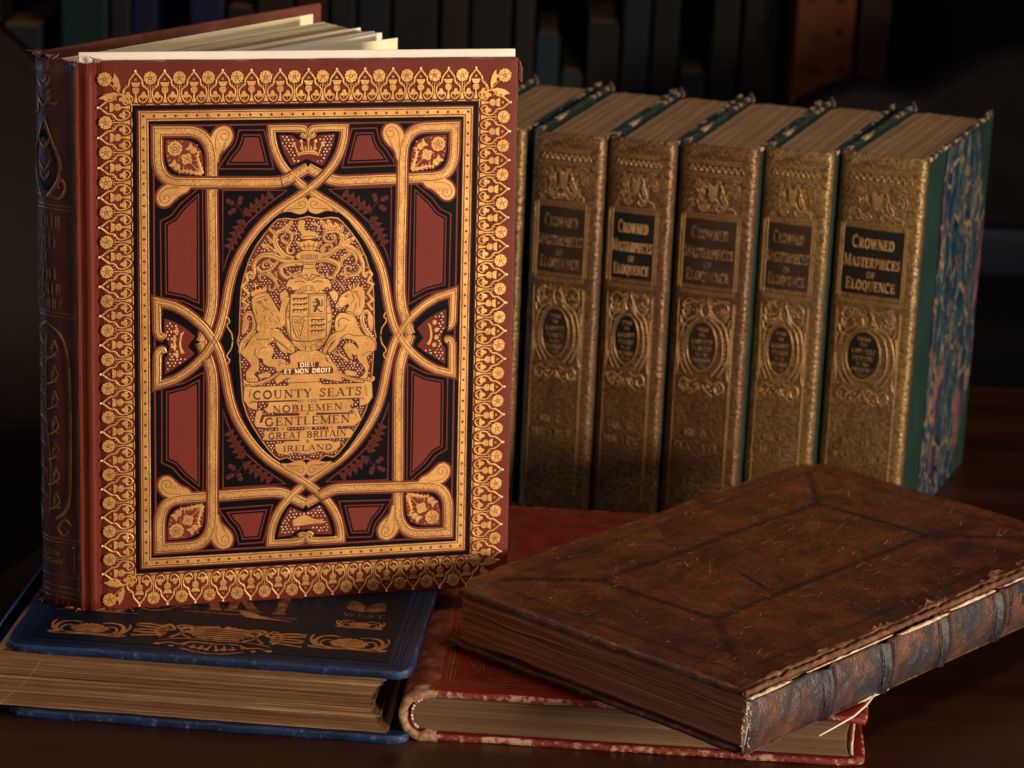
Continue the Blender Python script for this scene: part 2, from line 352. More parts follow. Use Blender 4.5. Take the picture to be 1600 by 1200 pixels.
# ------------------------------------------------------------------ serif letters (cap height 1)
W, w_ = .17, .075
def _G():
    def stem(x, y0=0, y1=1, a=1, b=1, t=W):
        r = [((x, y0), (x, y1), t)]
        if a: r.append(((x - .17, y0 + .03), (x + .17, y0 + .03), w_))
        if b: r.append(((x - .17, y1 - .03), (x + .17, y1 - .03), w_))
        return r
    def arc(cx, cy, rx, ry, a0, a1, t0=W, n=14):
        return [[(cx + rx * math.cos(R(a0 + (a1 - a0) * i / n)), cy + ry * math.sin(R(a0 + (a1 - a0) * i / n))) for i in range(n + 1)] + ['v', t0]]
    g = {}
    g['I'] = (.36, stem(.18))
    g['H'] = (.86, stem(.18) + stem(.68) + [((.2, .5), (.66, .5), w_)])
    g['L'] = (.70, stem(.18) + [((.18, .035), (.62, .035), w_), ((.62, 0), (.64, .25), w_)])
    g['E'] = (.74, stem(.18) + [((.18, .035), (.64, .035), w_), ((.64, 0), (.66, .24), w_), ((.18, .965), (.62, .965), w_), ((.62, 1), (.62, .78), w_), ((.2, .52), (.5, .52), w_), ((.5, .4), (.5, .64), w_)])
    g['F'] = (.70, stem(.18) + [((.18, .965), (.62, .965), w_), ((.62, 1), (.62, .78), w_), ((.2, .52), (.5, .52), w_), ((.5, .4), (.5, .64), w_)])
    g['T'] = (.76, stem(.38, b=0) + [((.04, .965), (.72, .965), w_), ((.04, 1), (.04, .76), w_), ((.72, 1), (.72, .76), w_)])
    g['N'] = (.92, stem(.16, t=w_) + [((.76, 0), (.76, 1), w_), ((.62, .97), (.9, .97), w_), ((.14, .98), (.76, .04), W)])
    g['M'] = (1.05, stem(.14, t=w_) + stem(.90) + [((.14, .98), (.52, .08), W), ((.52, .08), (.9, .98), w_)])
    g['A'] = (.88, [((.08, 0), (.42, 1), w_), ((.42, 1), (.78, 0), W), ((.2, .34), (.66, .34), w_), ((-.04, .03), (.22, .03), w_), ((.62, .03), (.92, .03), w_)])
    g['V'] = (.86, [((.1, 1), (.44, .02), W), ((.44, .02), (.76, 1), w_), ((-.04, .97), (.26, .97), w_), ((.62, .97), (.9, .97), w_)])
    g['Y'] = (.84, [((.1, 1), (.42, .48), W), ((.42, .48), (.74, 1), w_), ((-.04, .97), (.26, .97), w_), ((.6, .97), (.88, .97), w_), ((.42, .5), (.42, 0), W), ((.26, .03), (.58, .03), w_)])
    g['W'] = (1.16, [((.1, 1), (.36, .02), W), ((.36, .02), (.58, .96), w_), ((.56, .98), (.82, .02), W), ((.82, .02), (1.06, 1), w_), ((-.04, .97), (.26, .97), w_), ((.92, .97), (1.18, .97), w_)])
    g['O'] = (.92, arc(.45, .5, .36, .47, 0, 360))
    g['Q'] = (.92, arc(.45, .5, .36, .47, 0, 360) + [((.42, .16), (.62, .02), W * .8), ((.62, .02), (.86, -.2), W * .7)])
    g['C'] = (.84, arc(.44, .5, .36, .47, 52, 312) + [((.68, 1), (.68, .72), w_)])
    g['G'] = (.90, arc(.44, .5, .36, .47, 52, 318) + [((.68, 1), (.68, .72), w_), ((.72, .1), (.72, .45), W), ((.56, .45), (.86, .45), w_)])
    g['D'] = (.88, stem(.18, a=0, b=0) + arc(.36, .5, .42, .465, -90, 90) + [((.02, .035), (.38, .035), w_), ((.02, .965), (.38, .965), w_)])
    g['P'] = (.76, stem(.18, b=0) + arc(.36, .72, .30, .245, -90, 90) + [((.02, .965), (.38, .965), w_), ((.18, .475), (.38, .475), w_)])
    g['R'] = (.86, stem(.18, b=0) + arc(.36, .74, .28, .225, -90, 90) + [((.02, .965), (.38, .965), w_), ((.18, .515), (.38, .515), w_), ((.4, .5), (.74, .02), W), ((.66, .03), (.9, .03), w_)])
    g['B'] = (.80, stem(.18, a=0, b=0) + arc(.36, .755, .25, .21, -90, 90) + arc(.38, .28, .32, .245, -90, 90) + [((.02, .035), (.4, .035), w_), ((.02, .965), (.38, .965), w_), ((.18, .54), (.4, .54), w_)])
    g['S'] = (.68, [[(.56, .80), (.46, .94), (.30, .965), (.15, .87), (.15, .70), (.30, .57), (.46, .46), (.55, .30), (.48, .12), (.31, .035), (.15, .08), (.09, .26), 'v', .12], ((.58, 1), (.58, .72), w_), ((.08, 0), (.08, .3), w_)])
    g['U'] = (.90, [((.18, 1), (.18, .34), W), [(.18, .36), (.2, .17), (.3, .06), (.45, .03), (.6, .08), (.69, .2), (.71, .36), 'v', .09], ((.71, .34), (.71, 1), w_), ((.02, .97), (.34, .97), w_), ((.57, .97), (.85, .97), w_)])
    g['J'] = (.56, [((.32, 1), (.32, .2), W), [(.32, .22), (.26, .02), (.1, .0), (.04, .14), 'v', .1], ((.16, .97), (.48, .97), w_)])
    g['X'] = (.86, [((.1, 1), (.74, 0), W), ((.72, 1), (.1, 0), w_), ((-.04, .97), (.24, .97), w_), ((.6, .97), (.86, .97), w_), ((-.04, .03), (.24, .03), w_), ((.6, .03), (.88, .03), w_)])
    g['&'] = (.92, [[(.86, .52), (.72, .2), (.5, .03), (.26, .05), (.12, .24), (.2, .44), (.4, .6), (.52, .8), (.42, .96), (.27, .88), (.28, .68), (.46, .38), (.66, .1), (.86, .04), 'v', .12]])
    g['.'] = (.3, [((.1, .06), (.2, .06), .14)]); g['-'] = (.5, [((.08, .42), (.4, .42), .1)]); g[' '] = (.5, [])
    return g
GLYPH = _G()
def text(art, m, s, cx, y, h, width=None, z=.1, hh=0, fat=1, small=None, gap=.1, rot=0):
    """words centred on cx, cap height h; small: scale of every letter but a word's first"""
    items = []; x = 0; first = True
    for ch in s:
        gw, st = GLYPH[ch]; k = 1 if (small is None or first) else small
        items.append((x, k, st)); x += (gw + gap) * k; first = ch == ' '
    tot = x - gap; sx = (width / tot) if width else h
    cr, sr = math.cos(R(rot)), math.sin(R(rot))
    for x0, k, st in items:
        for q in st:
            if isinstance(q, list): t = q[-1]; P = q[:-2]
            else: P = [q[0], q[1]]; t = q[2]
            P = [((x0 + a * k - tot / 2) * sx, b * k * h) for a, b in P]
            if isinstance(q, list):
                n = len(P); out = []
                if len(P) < 14: P = sp(P, 3)
            P = [(cx + a * cr - b * sr, y + a * sr + b * cr) for a, b in P]
            art.stroke(m, P, t * h * fat * (.85 + .15 * min(1, sx / h)), z, hh)
# ------------------------------------------------------------------ solid helpers
def rbox(x0, x1, y0, y1, z0, z1, bev=.001, seg=2, cuts=0, jit=0, js=60, side_mat=False, skip=()):
    bm = bmesh.new(); bmesh.ops.create_cube(bm, size=1)
    for v in bm.verts: v.co = Vector((x0 + (v.co.x + .5) * (x1 - x0), y0 + (v.co.y + .5) * (y1 - y0), z0 + (v.co.z + .5) * (z1 - z0)))
    if cuts: bmesh.ops.subdivide_edges(bm, edges=[e for e in bm.edges if e.calc_length() > (min(x1 - x0, y1 - y0, z1 - z0)) * 1.5], cuts=cuts, use_grid_fill=True)
    ed = [e for e in bm.edges if e.calc_face_angle(0) > .5]
    bmesh.ops.bevel(bm, geom=ed, offset=bev, segments=seg, affect='EDGES', profile=.6)
    if jit:
        for v in bm.verts: v.co += noise.noise_vector(v.co * js) * jit
    return bm
def worn_board(name, dims, axis, mt, me, parent, bev=.0012, cuts=24, jit=.0004, js=90):
    """a book board; faces not on its two big sides carry the second material"""
    bm = rbox(*dims, bev=bev, seg=3, cuts=cuts, jit=jit, js=js)
    for f in bm.faces:
        f.smooth = True
        if abs(f.normal[axis]) < .93: f.material_index = 1
    return bobj(name, bm, None, parent, mats=[mt, me])
def layers(name, outline, z0, z1, n, mat, parent, T=None, jit=.0004, seed=1):
    """a stack of n gatherings, each an outline in x,y, a little out of line with its neighbours"""
    rnd = random.Random(seed); V = []; F = []; T = T or (lambda x, y, z: (x, y, z)); dz = (z1 - z0) / n
    for k in range(n):
        t = (k + .5) / n; j = rnd.uniform(-jit, jit) * (3 if rnd.random() < .08 else 1); P = outline(t, j, rnd); b = len(V); N = len(P)
        zz = z0 + k * dz
        for z in (zz, zz + dz * .93): V.extend(T(x, y, z) for x, y in P)
        F += [(b + i, b + (i + 1) % N, b + N + (i + 1) % N, b + N + i) for i in range(N)]
        F.append(tuple(b + N + i for i in range(N))); F.append(tuple(b + i for i in range(N))[::-1])
    return mobj(name, V, F, mat, parent)
def tube(name, pts, r, mat, parent=None, n=6, r1=None):
    V = []; F = []
    for i, p in enumerate(pts):
        p = Vector(p); a = Vector(pts[max(i - 1, 0)]); c = Vector(pts[min(i + 1, len(pts) - 1)]); d = (c - a).normalized()
        u = d.orthogonal().normalized(); v = d.cross(u); rr = r if r1 is None else r + (r1 - r) * i / (len(pts) - 1)
        for k in range(n): V.append(p + (u * math.cos(2 * math.pi * k / n) + v * math.sin(2 * math.pi * k / n)) * rr)
        if i: F += [((i - 1) * n + k, (i - 1) * n + (k + 1) % n, i * n + (k + 1) % n, i * n + k) for k in range(n)]
    F += [tuple(range(n))[::-1], tuple((len(pts) - 1) * n + k for k in range(n))]
    return mobj(name, V, F, mat, parent, smooth=True)
#@@PARTS
# ------------------------------------------------------------------ table and room
Tt = empty('table', 'polished dark reddish brown wooden table under all the books', 'table', (0, 0, 0))
def tabletop():
    V = [(-.60, .70), (-.60, .2), (1.15, .2), (1.15, 2.086), (-.142, 2.099)]
    bm = bmesh.new(); a = [bm.verts.new((x, y, -.03)) for x, y in V]; f = bm.faces.new(a[::1])
    r = bmesh.ops.extrude_face_region(bm, geom=[f]); bmesh.ops.translate(bm, verts=[v for v in r['geom'] if isinstance(v, bmesh.types.BMVert)], vec=(0, 0, .03))
    bmesh.ops.recalc_face_normals(bm, faces=bm.faces); bmesh.ops.bevel(bm, geom=bm.edges[:], offset=.003, segments=3, affect='EDGES')
    return bobj('tabletop', bm, M['wood'], Tt)
tabletop()
for x, y in ((-.26, .35), (1.05, .35), (1.05, 2.0), (-.1, 2.0)): bobj('leg', rbox(x - .03, x + .03, y - .03, y + .03, -.75, -.031, bev=.004), M['wood'], Tt)
tag(mobj('floor', [(-4, -1, -.75), (4, -1, -.75), (4, 5, -.75), (-4, 5, -.75)], [(0, 1, 2, 3)], M['floor']), kind='structure')
tag(mobj('wall', [(-4, 3.62, -.75), (4, 3.62, -.75), (4, 3.62, 1.9), (-4, 3.62, 1.9)], [(0, 1, 2, 3)], M['wall']), kind='structure')
# bookcase behind, out of focus
BC = empty('bookcase', 'dark wooden bookcase in shadow behind the table', 'bookcase', (0, 3.0, -.75))
def bc(name, x0, x1, y0, y1, z0, z1, mat=None, parent=BC): return bobj(name, rbox(x0, x1, y0, y1, z0, z1, bev=.003), mat or M['darkwood'], parent)
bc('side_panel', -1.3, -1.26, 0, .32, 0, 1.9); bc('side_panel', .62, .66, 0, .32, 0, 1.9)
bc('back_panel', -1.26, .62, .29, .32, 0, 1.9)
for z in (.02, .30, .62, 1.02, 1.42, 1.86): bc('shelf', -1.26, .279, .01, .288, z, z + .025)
pil = bc('carved_pilaster', .283, .345, -.03, .288, 0, 1.9, M['redwood'])
pk = Art(lambda x, y, z: (x, -.0303 - z, y))
dmat = M['plain']('drilled_dark_dots', (.03, .010, .004))
for z in [i * .035 + .70 for i in range(8)]:
    for x in (.299, .329): pk.L = {}; pk.fill('d', circ(x, z, .0042, 8), .0004); pk.build({'d': ('carved_dot', dmat)}, pil)
bc('plain_pilaster', .352, .385, -.01, .288, 0, 1.9, M['plain']('brown_stained_wood', (.055, .022, .009)))
bookcols = [(-.60, .035, .26, (.02, .02, .018)), (-.565, .045, .19, (.035, .045, .055)), (-.50, .052, .30, (.004, .07, .085)), (-.447, .022, .26, (.03, .03, .06)), (-.424, .028, .30, (.006, .012, .12)),
            (-.394, .03, .17, (.06, .07, .09)), (-.362, .038, .29, (.01, .02, .16)), (-.322, .03, .22, (.02, .018, .02)), (-.29, .04, .27, (.03, .022, .02)), (-.248, .035, .30, (.05, .008, .010)),
            (-.211, .028, .24, (.02, .02, .028)), (-.181, .035, .29, (.012, .03, .055)), (-.144, .05, .26, (.02, .018, .018)), (-.092, .03, .30, (.05, .028, .015)), (-.060, .045, .27, (.02, .018, .02)),
            (-.013, .022, .28, (.035, .038, .045)), (.011, .026, .205, (.02, .09, .15)), (.039, .024, .165, (.05, .10, .10)), (.065, .036, .22, (.018, .014, .012)), (.103, .03, .25, (.015, .025, .07)),
            (.135, .03, .30, (.006, .006, .008)), (.167, .03, .17, (.06, .062, .08)), (.199, .03, .28, (.02, .012, .008)), (.232, .04, .30, (.035, .014, .007))]
words = ['dull grey', 'teal', 'navy blue', 'faded grey-blue', 'dark brown', 'bright blue', 'maroon', 'black']
bn = ['black', 'grey', 'teal', 'dull violet', 'deep blue', 'pale grey-blue', 'royal blue', 'charcoal', 'dark brown', 'maroon', 'dull slate', 'dark blue-green', 'near-black', 'russet', 'sooty brown', 'slate grey', 'blue-green', 'pale green', 'umber', 'indigo', 'jet black', 'light grey', 'sepia', 'chestnut']
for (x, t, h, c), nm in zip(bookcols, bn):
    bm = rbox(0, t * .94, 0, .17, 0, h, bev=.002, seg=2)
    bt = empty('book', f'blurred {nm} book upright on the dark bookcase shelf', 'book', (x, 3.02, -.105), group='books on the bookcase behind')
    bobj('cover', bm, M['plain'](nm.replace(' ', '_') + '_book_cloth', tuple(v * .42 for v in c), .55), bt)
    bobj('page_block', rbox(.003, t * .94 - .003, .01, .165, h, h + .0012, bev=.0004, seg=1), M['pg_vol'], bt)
# chair at left with curved top
def slab(name, prof, y0, y1, mat, parent, T=None):
    """a closed outline in x,z given thickness in y, with rounded rims"""
    bm = bmesh.new(); a = [bm.verts.new((x, y0, z)) for x, z in prof]; f = bm.faces.new(a)
    r = bmesh.ops.extrude_face_region(bm, geom=[f]); bmesh.ops.translate(bm, verts=[v for v in r['geom'] if isinstance(v, bmesh.types.BMVert)], vec=(0, y1 - y0, 0))
    bmesh.ops.recalc_face_normals(bm, faces=bm.faces)
    ed = [e for e in bm.edges if len(e.link_faces) == 2 and e.calc_face_angle(0) > .9]
    bmesh.ops.bevel(bm, geom=ed, offset=.006, segments=3, affect='EDGES')
    for f in bm.faces: f.smooth = True
    return bobj(name, bm, mat, parent)
CH = empty('chair', 'brown wooden chair with a rounded back, left of the table behind the standing book', 'chair', (-.55, 2.02, -.75))
slab('backrest', sp([(-.25, .40), (-.25, .86), (-.2, 1.0), (-.08, 1.075), (.03, 1.08), (.12, 1.045), (.175, 1.006), (.205, .978), (.24, .93), (.262, .84), (.27, .70), (.27, .40)], 5), -.02, .015, M['chairwood'], CH)
bobj('seat', rbox(-.21, .14, -.42, .02, .36, .395, bev=.008, seg=3), M['chairwood'], CH)
for x, y in ((-.19, -.40), (.12, -.40), (-.19, 0), (.245, 0)): bobj('leg', rbox(x - .018, x + .018, y - .018, y + .018, 0, .359 if y < 0 else .399, bev=.004), M['chairwood'], CH)
# upholstered armchair at right, behind the table
AC = empty('armchair', 'grey upholstered armchair out of focus behind the table at right', 'armchair', (.66, 2.70, -.75), 0)
bobj('seat_cushion', rbox(-.34, .36, -.42, .06, .30, .46, bev=.05, seg=5), M['fabric'], AC, True)
slab('backrest', sp([(-.40, .66), (-.392, .81), (-.375, .838), (-.333, .856), (-.283, .851), (-.262, .858), (-.235, .878), (-.20, .897), (-.15, .904), (.0, .91), (.28, .905), (.36, .87), (.40, .80), (.40, .66)], 6), .0, .12, M['fabric'], AC)
slab('lower_back', sp([(-.40, .40), (-.40, .662), (.40, .662), (.40, .40)], 1), .01, .11, M['fabric'], AC)
bobj('highlight_strip', rbox(-.385, .385, -.03, .0, .685, .74, bev=.012, seg=4), M['plain']('blue_highlight_paint', (.012, .014, .045), .5), AC, True)  # bluish highlight on the chair back, built as a coloured strip
bobj('arm', rbox(-.47, -.395, -.42, .10, .2, .60, bev=.035, seg=5), M['fabric'], AC, True)
bobj('arm', rbox(.395, .47, -.42, .10, .2, .60, bev=.035, seg=5), M['fabric'], AC, True)
bobj('front_rail', rbox(-.38, .38, -.41, -.37, .20, .30, bev=.012, seg=3), M['darkwood'], AC)
for x, y in ((-.42, -.38), (.42, -.38), (-.42, .06), (.42, .06)): bobj('leg', rbox(x - .025, x + .025, y - .025, y + .025, 0, .199, bev=.004), M['darkwood'], AC)
# ------------------------------------------------------------------ the standing red book
TH = R(3.885); sT, cT = math.sin(TH), math.cos(TH)
RO = Vector((-.2221, 1.4396, .04168)); RYAW = 16.2812
RB = empty('book', 'standing open red cloth book with ornate gold and black cover, on the blue book', 'book', RO, RYAW)
def lean(u, y, v): return (u, y + v * sT, v * cT)
RBu = Vector((math.cos(R(RYAW)), math.sin(R(RYAW)), 0)); RBn = Vector((-RBu.y, RBu.x, 0)); RBv = RBn * sT + Vector((0, 0, cT))
def pick(px, py):
    """photograph point on the front board -> millimetres from the centre of its gold frame"""
    d = FWD + RT * ((px - 800) / CAM_F) - UPV * ((py - 600) / CAM_F)
    A = Matrix((d, -RBu, -RBv)).transposed(); s = A.inverted() @ (RO - Vector((0, 0, CAM_H)))
    return (s[1] * 1000 - 117, s[2] * 1000 - 148)
def Z(x0, y0, k, pts): return [pick(x0 + x / k, y0 + y / k) for x, y in pts]
def z5(p): return Z(140, 80, 4.706, p)
def px(p): return Z(0, 0, 1, p)
FX, FY = 91, 125
bm = rbox(.007, .2336, 0, .0032, 0, .2995, bev=.0011, seg=3, cuts=30, jit=.00025, js=60)
for f in bm.faces:
    f.smooth = True
    if abs(f.normal.y) < .8: f.material_index = 1
for v in bm.verts: v.co = Vector(lean(*v.co))
FB = bobj('front_board', bm, None, RB, mats=[M['red'], M['redworn']])
art = Art(None, 3, .0015)
art.T = lambda x, y, z: lean((x + 117) / 1000, -(z * 1.8 + .26) / 1000, (y + 148) / 1000)
def four(fn):
    for sx in (1, -1):
        for sy in (1, -1): fn(lambda P, sx=sx, sy=sy: [(x * sx, y * sy) for x, y in P], sx, sy)
# border of arches, thistles, trefoils and roses
u_ = .0725
def tile(F, s0, arch=True, rose=True):
    """F(s,t): along the border, outward"""
    def P(pts): return [F(s0 + x * u_, y * u_) for x, y in pts]
    if arch:
        art.stroke('gold', P([(-32, 2), (32, 2)]), .55, .05, .05)
        for sg in (1, -1):
            art.stroke('gold', P(sp([(0, 236), (sg * 26, 205), (sg * 46, 176), (sg * 50, 146), (sg * 62, 130), (sg * 86, 112), (sg * 93, 78), (sg * 80, 38), (sg * 52, 16), (sg * 30, 28), (sg * 22, 52), (sg * 36, 66)], 5)), 1.0, .06, .07, w1=.75)
            for a in (0, 120, 240):
                cx_, cy_ = sg * 57 + 13 * math.cos(R(90 + a)), 68 + 13 * math.sin(R(90 + a)); art.fill('gold', P(circ(cx_, cy_, 15, 8)), .06, .05)
            art.stroke('gold', P([(sg * 57, 66), (sg * 52, 30)]), .35, .06)
            art.fill('gold', P(circ(sg * 70, 140, 5, 6)), .06)
        art.fill('gold', P([(-17, 15), (17, 15), (7, 55), (6, 80), (-6, 80), (-7, 55)]), .06, .05)
        art.fill('gold', P(circ(0, 106, 27, 12)), .07, .08); art.fill('gold', P([(-22, 130), (22, 130), (37, 163), (-37, 163)]), .07, .08)
        art.stroke('line', P([(-22, 129), (22, 129)]), .35, .17)
        for a in (-14, 0, 14): art.stroke('line', P([(a - 6, 95), (a + 8, 118)]), .16, .17)
        art.stroke('gold', P([(-8, 177), (8, 193)]), .3, .08); art.stroke('gold', P([(-8, 193), (8, 177)]), .3, .08)
        art.fill('goldb', P(circ(0, 246, 9, 8)), .06, .05)
    if rose:
        s0 += 7.7 if abs(F(1, 0)[1] - F(0, 0)[1]) < .5 else 7.95
        rose_at(P([(0, 193)])[0], 47 * u_)
        art.stroke('gold', P([(0, 143), (0, 50)]), .6, .06, .06)
        art.fill('gold', P([(-18, 15), (18, 15), (7, 60), (-7, 60)]), .06, .05)
        art.stroke('gold', P([(-30, 2), (30, 2)]), .55, .05, .05)
        for sg in (1, -1): art.fill('gold', P(circ(sg * 17, 131, 5, 6)), .06)
def rose_at(c, r, petals=6, m='gold', z=.07):
    P = []
    for i in range(petals * 6):
        a = 2 * math.pi * i / (petals * 6); k = (i % 6) / 6; rr = r * (.74 + .30 * math.sin(math.pi * k) ** .5 + (.42 if i % 6 == 0 else 0))
        P.append((c[0] + rr * math.cos(a + .3), c[1] + rr * math.sin(a + .3)))
    art.fill(m, P, z, .08)
    art.stroke('line', circ(*c, r * .24, 10), .48, z + .1, closed=True)
    for i in range(5):
        a = 2 * math.pi * i / 5 + .4; art.stroke('line', [(c[0] + r * .42 * math.cos(a), c[1] + r * .42 * math.sin(a)), (c[0] + r * .78 * math.cos(a), c[1] + r * .78 * math.sin(a))], .34, z + .1)
bx, by = FX + 3.4, FY + 3.4
for i in range(13):
    s = -92.4 + 15.4 * i
    for sg in (1, -1): tile(lambda a, t, sg=sg: (a, sg * (by + t)), s, rose=i < 12)
for i in range(17):
    s = -127.2 + 15.9 * i
    for sg in (1, -1): tile(lambda a, t, sg=sg: (sg * (bx + t), a), s, rose=i < 16)
def corner(f, sx, sy):
    c = (-108.6, 142); rose_at((c[0] * sx * -1 * -1, c[1] * sy), 3.6, 6)
    art.stroke('gold', f([(-94.8, 128.6), (-106, 139.6)]), .55, .09, .06)
    for a in (0, 1):
        P = [(-101, 134.5), (-100.3, 138), (-101.2, 142), (-103.6, 145.6), (-104, 143), (-105.2, 141.5), (-103.8, 140), (-104.4, 138.4), (-102.6, 137.6)]
        if a: P = [(-101 - (y - 134.5), 134.5 - (-101 - x)) for x, y in P]; P = [(x, y) for x, y in P]
        art.fill('gold', f(P), .08, .07)
    for x, y in ((-98.2, 136), (-102.6, 131.4), (-96.3, 132.6), (-99, 129.6)): art.fill('gold', f(circ(x, y, .42, 6)), .06)
    art.stroke('gold', f(sp([(-98, 131.8), (-97, 134.4), (-98.6, 135.2)], 4)), .4, .06)
four(corner)
# frame
def rect(x, y): return [(-x, -y), (x, -y), (x, y), (-x, y)]
art.stroke('black', rect(FX + 1.85, FY + 1.85), 2.0, .05, closed=True)
art.stroke('gold', rect(FX - .35, FY - .35), .7, .06, .08, closed=True)
art.stroke('gold', rect(FX - 2.55, FY - 2.55), 3.0, .06, .09, closed=True)
art.stroke('gold', rect(FX - 4.85, FY - 4.85), .8, .06, .08, closed=True)
art.stroke('line', rect(FX - .87, FY - .87), .42, .055, closed=True); art.stroke('line', rect(FX - 4.25, FY - 4.25), .45, .055, closed=True)
for i in range(32):
    for sg in (1, -1): art.fill('line', circ(-(FX - 2.55) + i * (FX - 2.55) * 2 / 31, sg * (FY - 2.55), .75, 8), .16)
for i in range(1, 41):
    for sg in (1, -1): art.fill('line', circ(sg * (FX - 2.55), -(FY - 2.55) + i * (FY - 2.55) * 2 / 41, .75, 8), .16)
art.fill('black', rect(FX - 5.25, FY - 5.25), .045)
art.stroke('inlay', rect(FX - 7.9, FY - 7.9), .9, .06, closed=True)
# coloured panels
def panel(P):
    art.stroke('inlay', offset(P, 3.9, True), .62, .06, closed=True)
    art.stroke('inlay', offset(P, 1.25, True), .6, .06, closed=True)
    art.fill('inlay', P, .062)
vp = z5([(1140, 632), (1240, 632), (1285, 812), (1040, 812), (1062, 778), (1105, 728), (1128, 680)])
hp = px([(262, 352), (275, 345), (290, 326), (307, 310), (307, 468), (290, 460), (263, 455)])
def panels(f, sx, sy): panel(f(vp)); panel(f(hp))
four(panels)
# spandrels with oak sprays
span = px([(348, 297), (348, 424), (354, 404), (366, 376), (386, 349), (410, 326), (440, 303), (448, 297)])
span = [(x, y) for x, y in span]
def oak(a, b, wd, f):
    ax = Vector((b[0] - a[0], b[1] - a[1])); L = ax.length; ax.normalize(); n = Vector((-ax.y, ax.x)); Lp = []; Rp = []
    k = 5
    for i in range(k):
        t0 = i / k; ww = wd * (1 - .55 * abs(t0 - .35))
        for t, q in ((t0 + .02, .28), (t0 + .11, .9), (t0 + .17, 1.2), (t0 + .185, .5)):
            Lp.append((a[0] + ax.x * L * t + n.x * ww * q, a[1] + ax.y * L * t + n.y * ww * q)); Rp.append((a[0] + ax.x * L * t - n.x * ww * q, a[1] + ax.y * L * t - n.y * ww * q))
    P = [a] + Lp + [b] + Rp[::-1]; art.fill('oak', f(P), .062, .05)
    art.stroke('black', f([a, (a[0] + ax.x * L * .85, a[1] + ax.y * L * .85)]), .22, .13)
sprays = px([(381, 336), (425, 303), (380, 342), (357, 389), (379, 330), (358, 315), (375, 312), (361, 331), (372, 322)])
def spandrel(f, sx, sy):
    art.stroke('inlay', f(span), .62, .06, closed=True)
    s = sprays; oak(s[0], s[1], 3.6, f); oak(s[2], s[3], 3.6, f)
    art.stroke('oak', f([s[4], s[8]]), .35, .063); art.stroke('oak', f([s[4], ((s[0][0] + s[2][0]) / 2, (s[0][1] + s[2][1]) / 2)]), .35, .063)
    for c in (s[5], s[6], s[7]):
        d = Vector((s[8][0] - c[0], s[8][1] - c[1])).normalized(); art.fill('oak', f(circ(c[0] - d.x * .6, c[1] - d.y * .6, 1.45, 10)), .062, .05)
        art.fill('oak', f(circ(c[0] + d.x * 1.35, c[1] + d.y * 1.35, 1.5, 10)), .062, .05); art.stroke('black', f([(c[0] + d.x * .6 - d.y * 1.5, c[1] + d.y * .6 + d.x * 1.5), (c[0] + d.x * .6 + d.y * 1.5, c[1] + d.y * .6 - d.x * 1.5)]), .2, .13)
        art.stroke('oak', f([c, s[8]]), .3, .063)
four(spandrel)
# strapwork
def ribbon(P, wd, z, f=lambda q: q, hatch=0, closed=False):
    P = f(P)
    art.stroke('inlay', P, wd + 2.2, z, closed=closed); art.stroke('line', P, wd + .7, z + .01, closed=closed)
    art.stroke('gold', P, wd, z + .02, .08, closed=closed)
    for sg in (1, -1): art.stroke('line', offset(P, sg * (wd / 2 - .82), closed), .40, z + .115, closed=closed)
    if hatch:
        L = 0
        for a, b in zip(P, P[1:]):
            d = Vector((b[0] - a[0], b[1] - a[1])); l = d.length
            if l < 1e-6: continue
            d.normalize(); n = Vector((-d.y, d.x)); k = L
            while k < l:
                q = Vector(a) + d * k; o = random.choice((-1, 1)); r1 = wd / 2 - 1.1; r0 = r1 * random.uniform(-.1, .45)
                if random.random() < .85: art.stroke('line', [(q.x + n.x * r1 * o, q.y + n.y * r1 * o), (q.x + n.x * r0 * o + d.x * .25, q.y + n.y * r0 * o + d.y * .25)], .19, z + .115)
                k += .62
            L = k - l
def zx(p): return Z(140, 400, 4.706, p)
loop = sp(z5([(898, 1100), (898, 900), (896, 790), (886, 715), (858, 655), (815, 612), (755, 590), (690, 587), (600, 587)]), 5) + z5([(497, 587), (497, 640)]) + sp(z5([(497, 700), (500, 800), (512, 860), (545, 918), (590, 950), (650, 963), (760, 965)]), 5)
hbar = z5([(760, 965), (1330, 966)]) + sp(z5([(1365, 964), (1430, 950), (1500, 915)]), 4)
hbar = hbar + [(0, z5([(1599, 853)])[0][1])]
vbar = z5([(898, 1100)]) + zx([(905, 60), (905, 240)]) + sp(zx([(904, 300), (895, 400), (868, 500)]), 4)
vbar = vbar + [(zx([(822, 640)])[0][0], 0)]
curlV = sp(z5([(905, 860), (885, 700), (888, 640), (908, 595), (945, 560), (990, 549), (1035, 570), (1052, 622), (1035, 672), (992, 722), (960, 758), (945, 812)]), 4)
spV = sp(z5([(928, 740), (924, 660), (943, 600), (985, 574), (1020, 596), (1018, 636), (990, 652), (966, 632), (974, 604), (996, 604)]), 4)
curlH = sp(z5([(760, 975), (640, 962), (575, 975), (520, 1010), (492, 1058), (496, 1108), (530, 1140), (578, 1134), (622, 1094), (662, 1060), (715, 1034)]), 4)
spH = sp(z5([(660, 1000), (585, 1006), (535, 1030), (514, 1070), (530, 1110), (568, 1112), (588, 1082), (568, 1056), (546, 1066), (550, 1084)]), 4)
leafred = sp(z5([(560, 650), (620, 650), (690, 653), (760, 672), (810, 722), (832, 790), (834, 905)]), 3)[:-1] + sp(z5([(834, 905), (770, 905), (690, 900), (620, 878), (575, 820), (560, 740), (560, 655)]), 3)[:-1]
def leaffan(P0, P1, n, f, m='gold'):
    """small toothed scallops between the curl and its stem"""
    for i in range(n):
        t = (i + .5) / n; c = (P0[0] + (P1[0] - P0[0]) * t, P0[1] + (P1[1] - P0[1]) * t); art.stroke('line', f(sp([(c[0] - .5, c[1] + .5), (c[0] + .1, c[1] - .1), (c[0] + .8, c[1] + .3)], 3)), .2, .3)
cast = {}
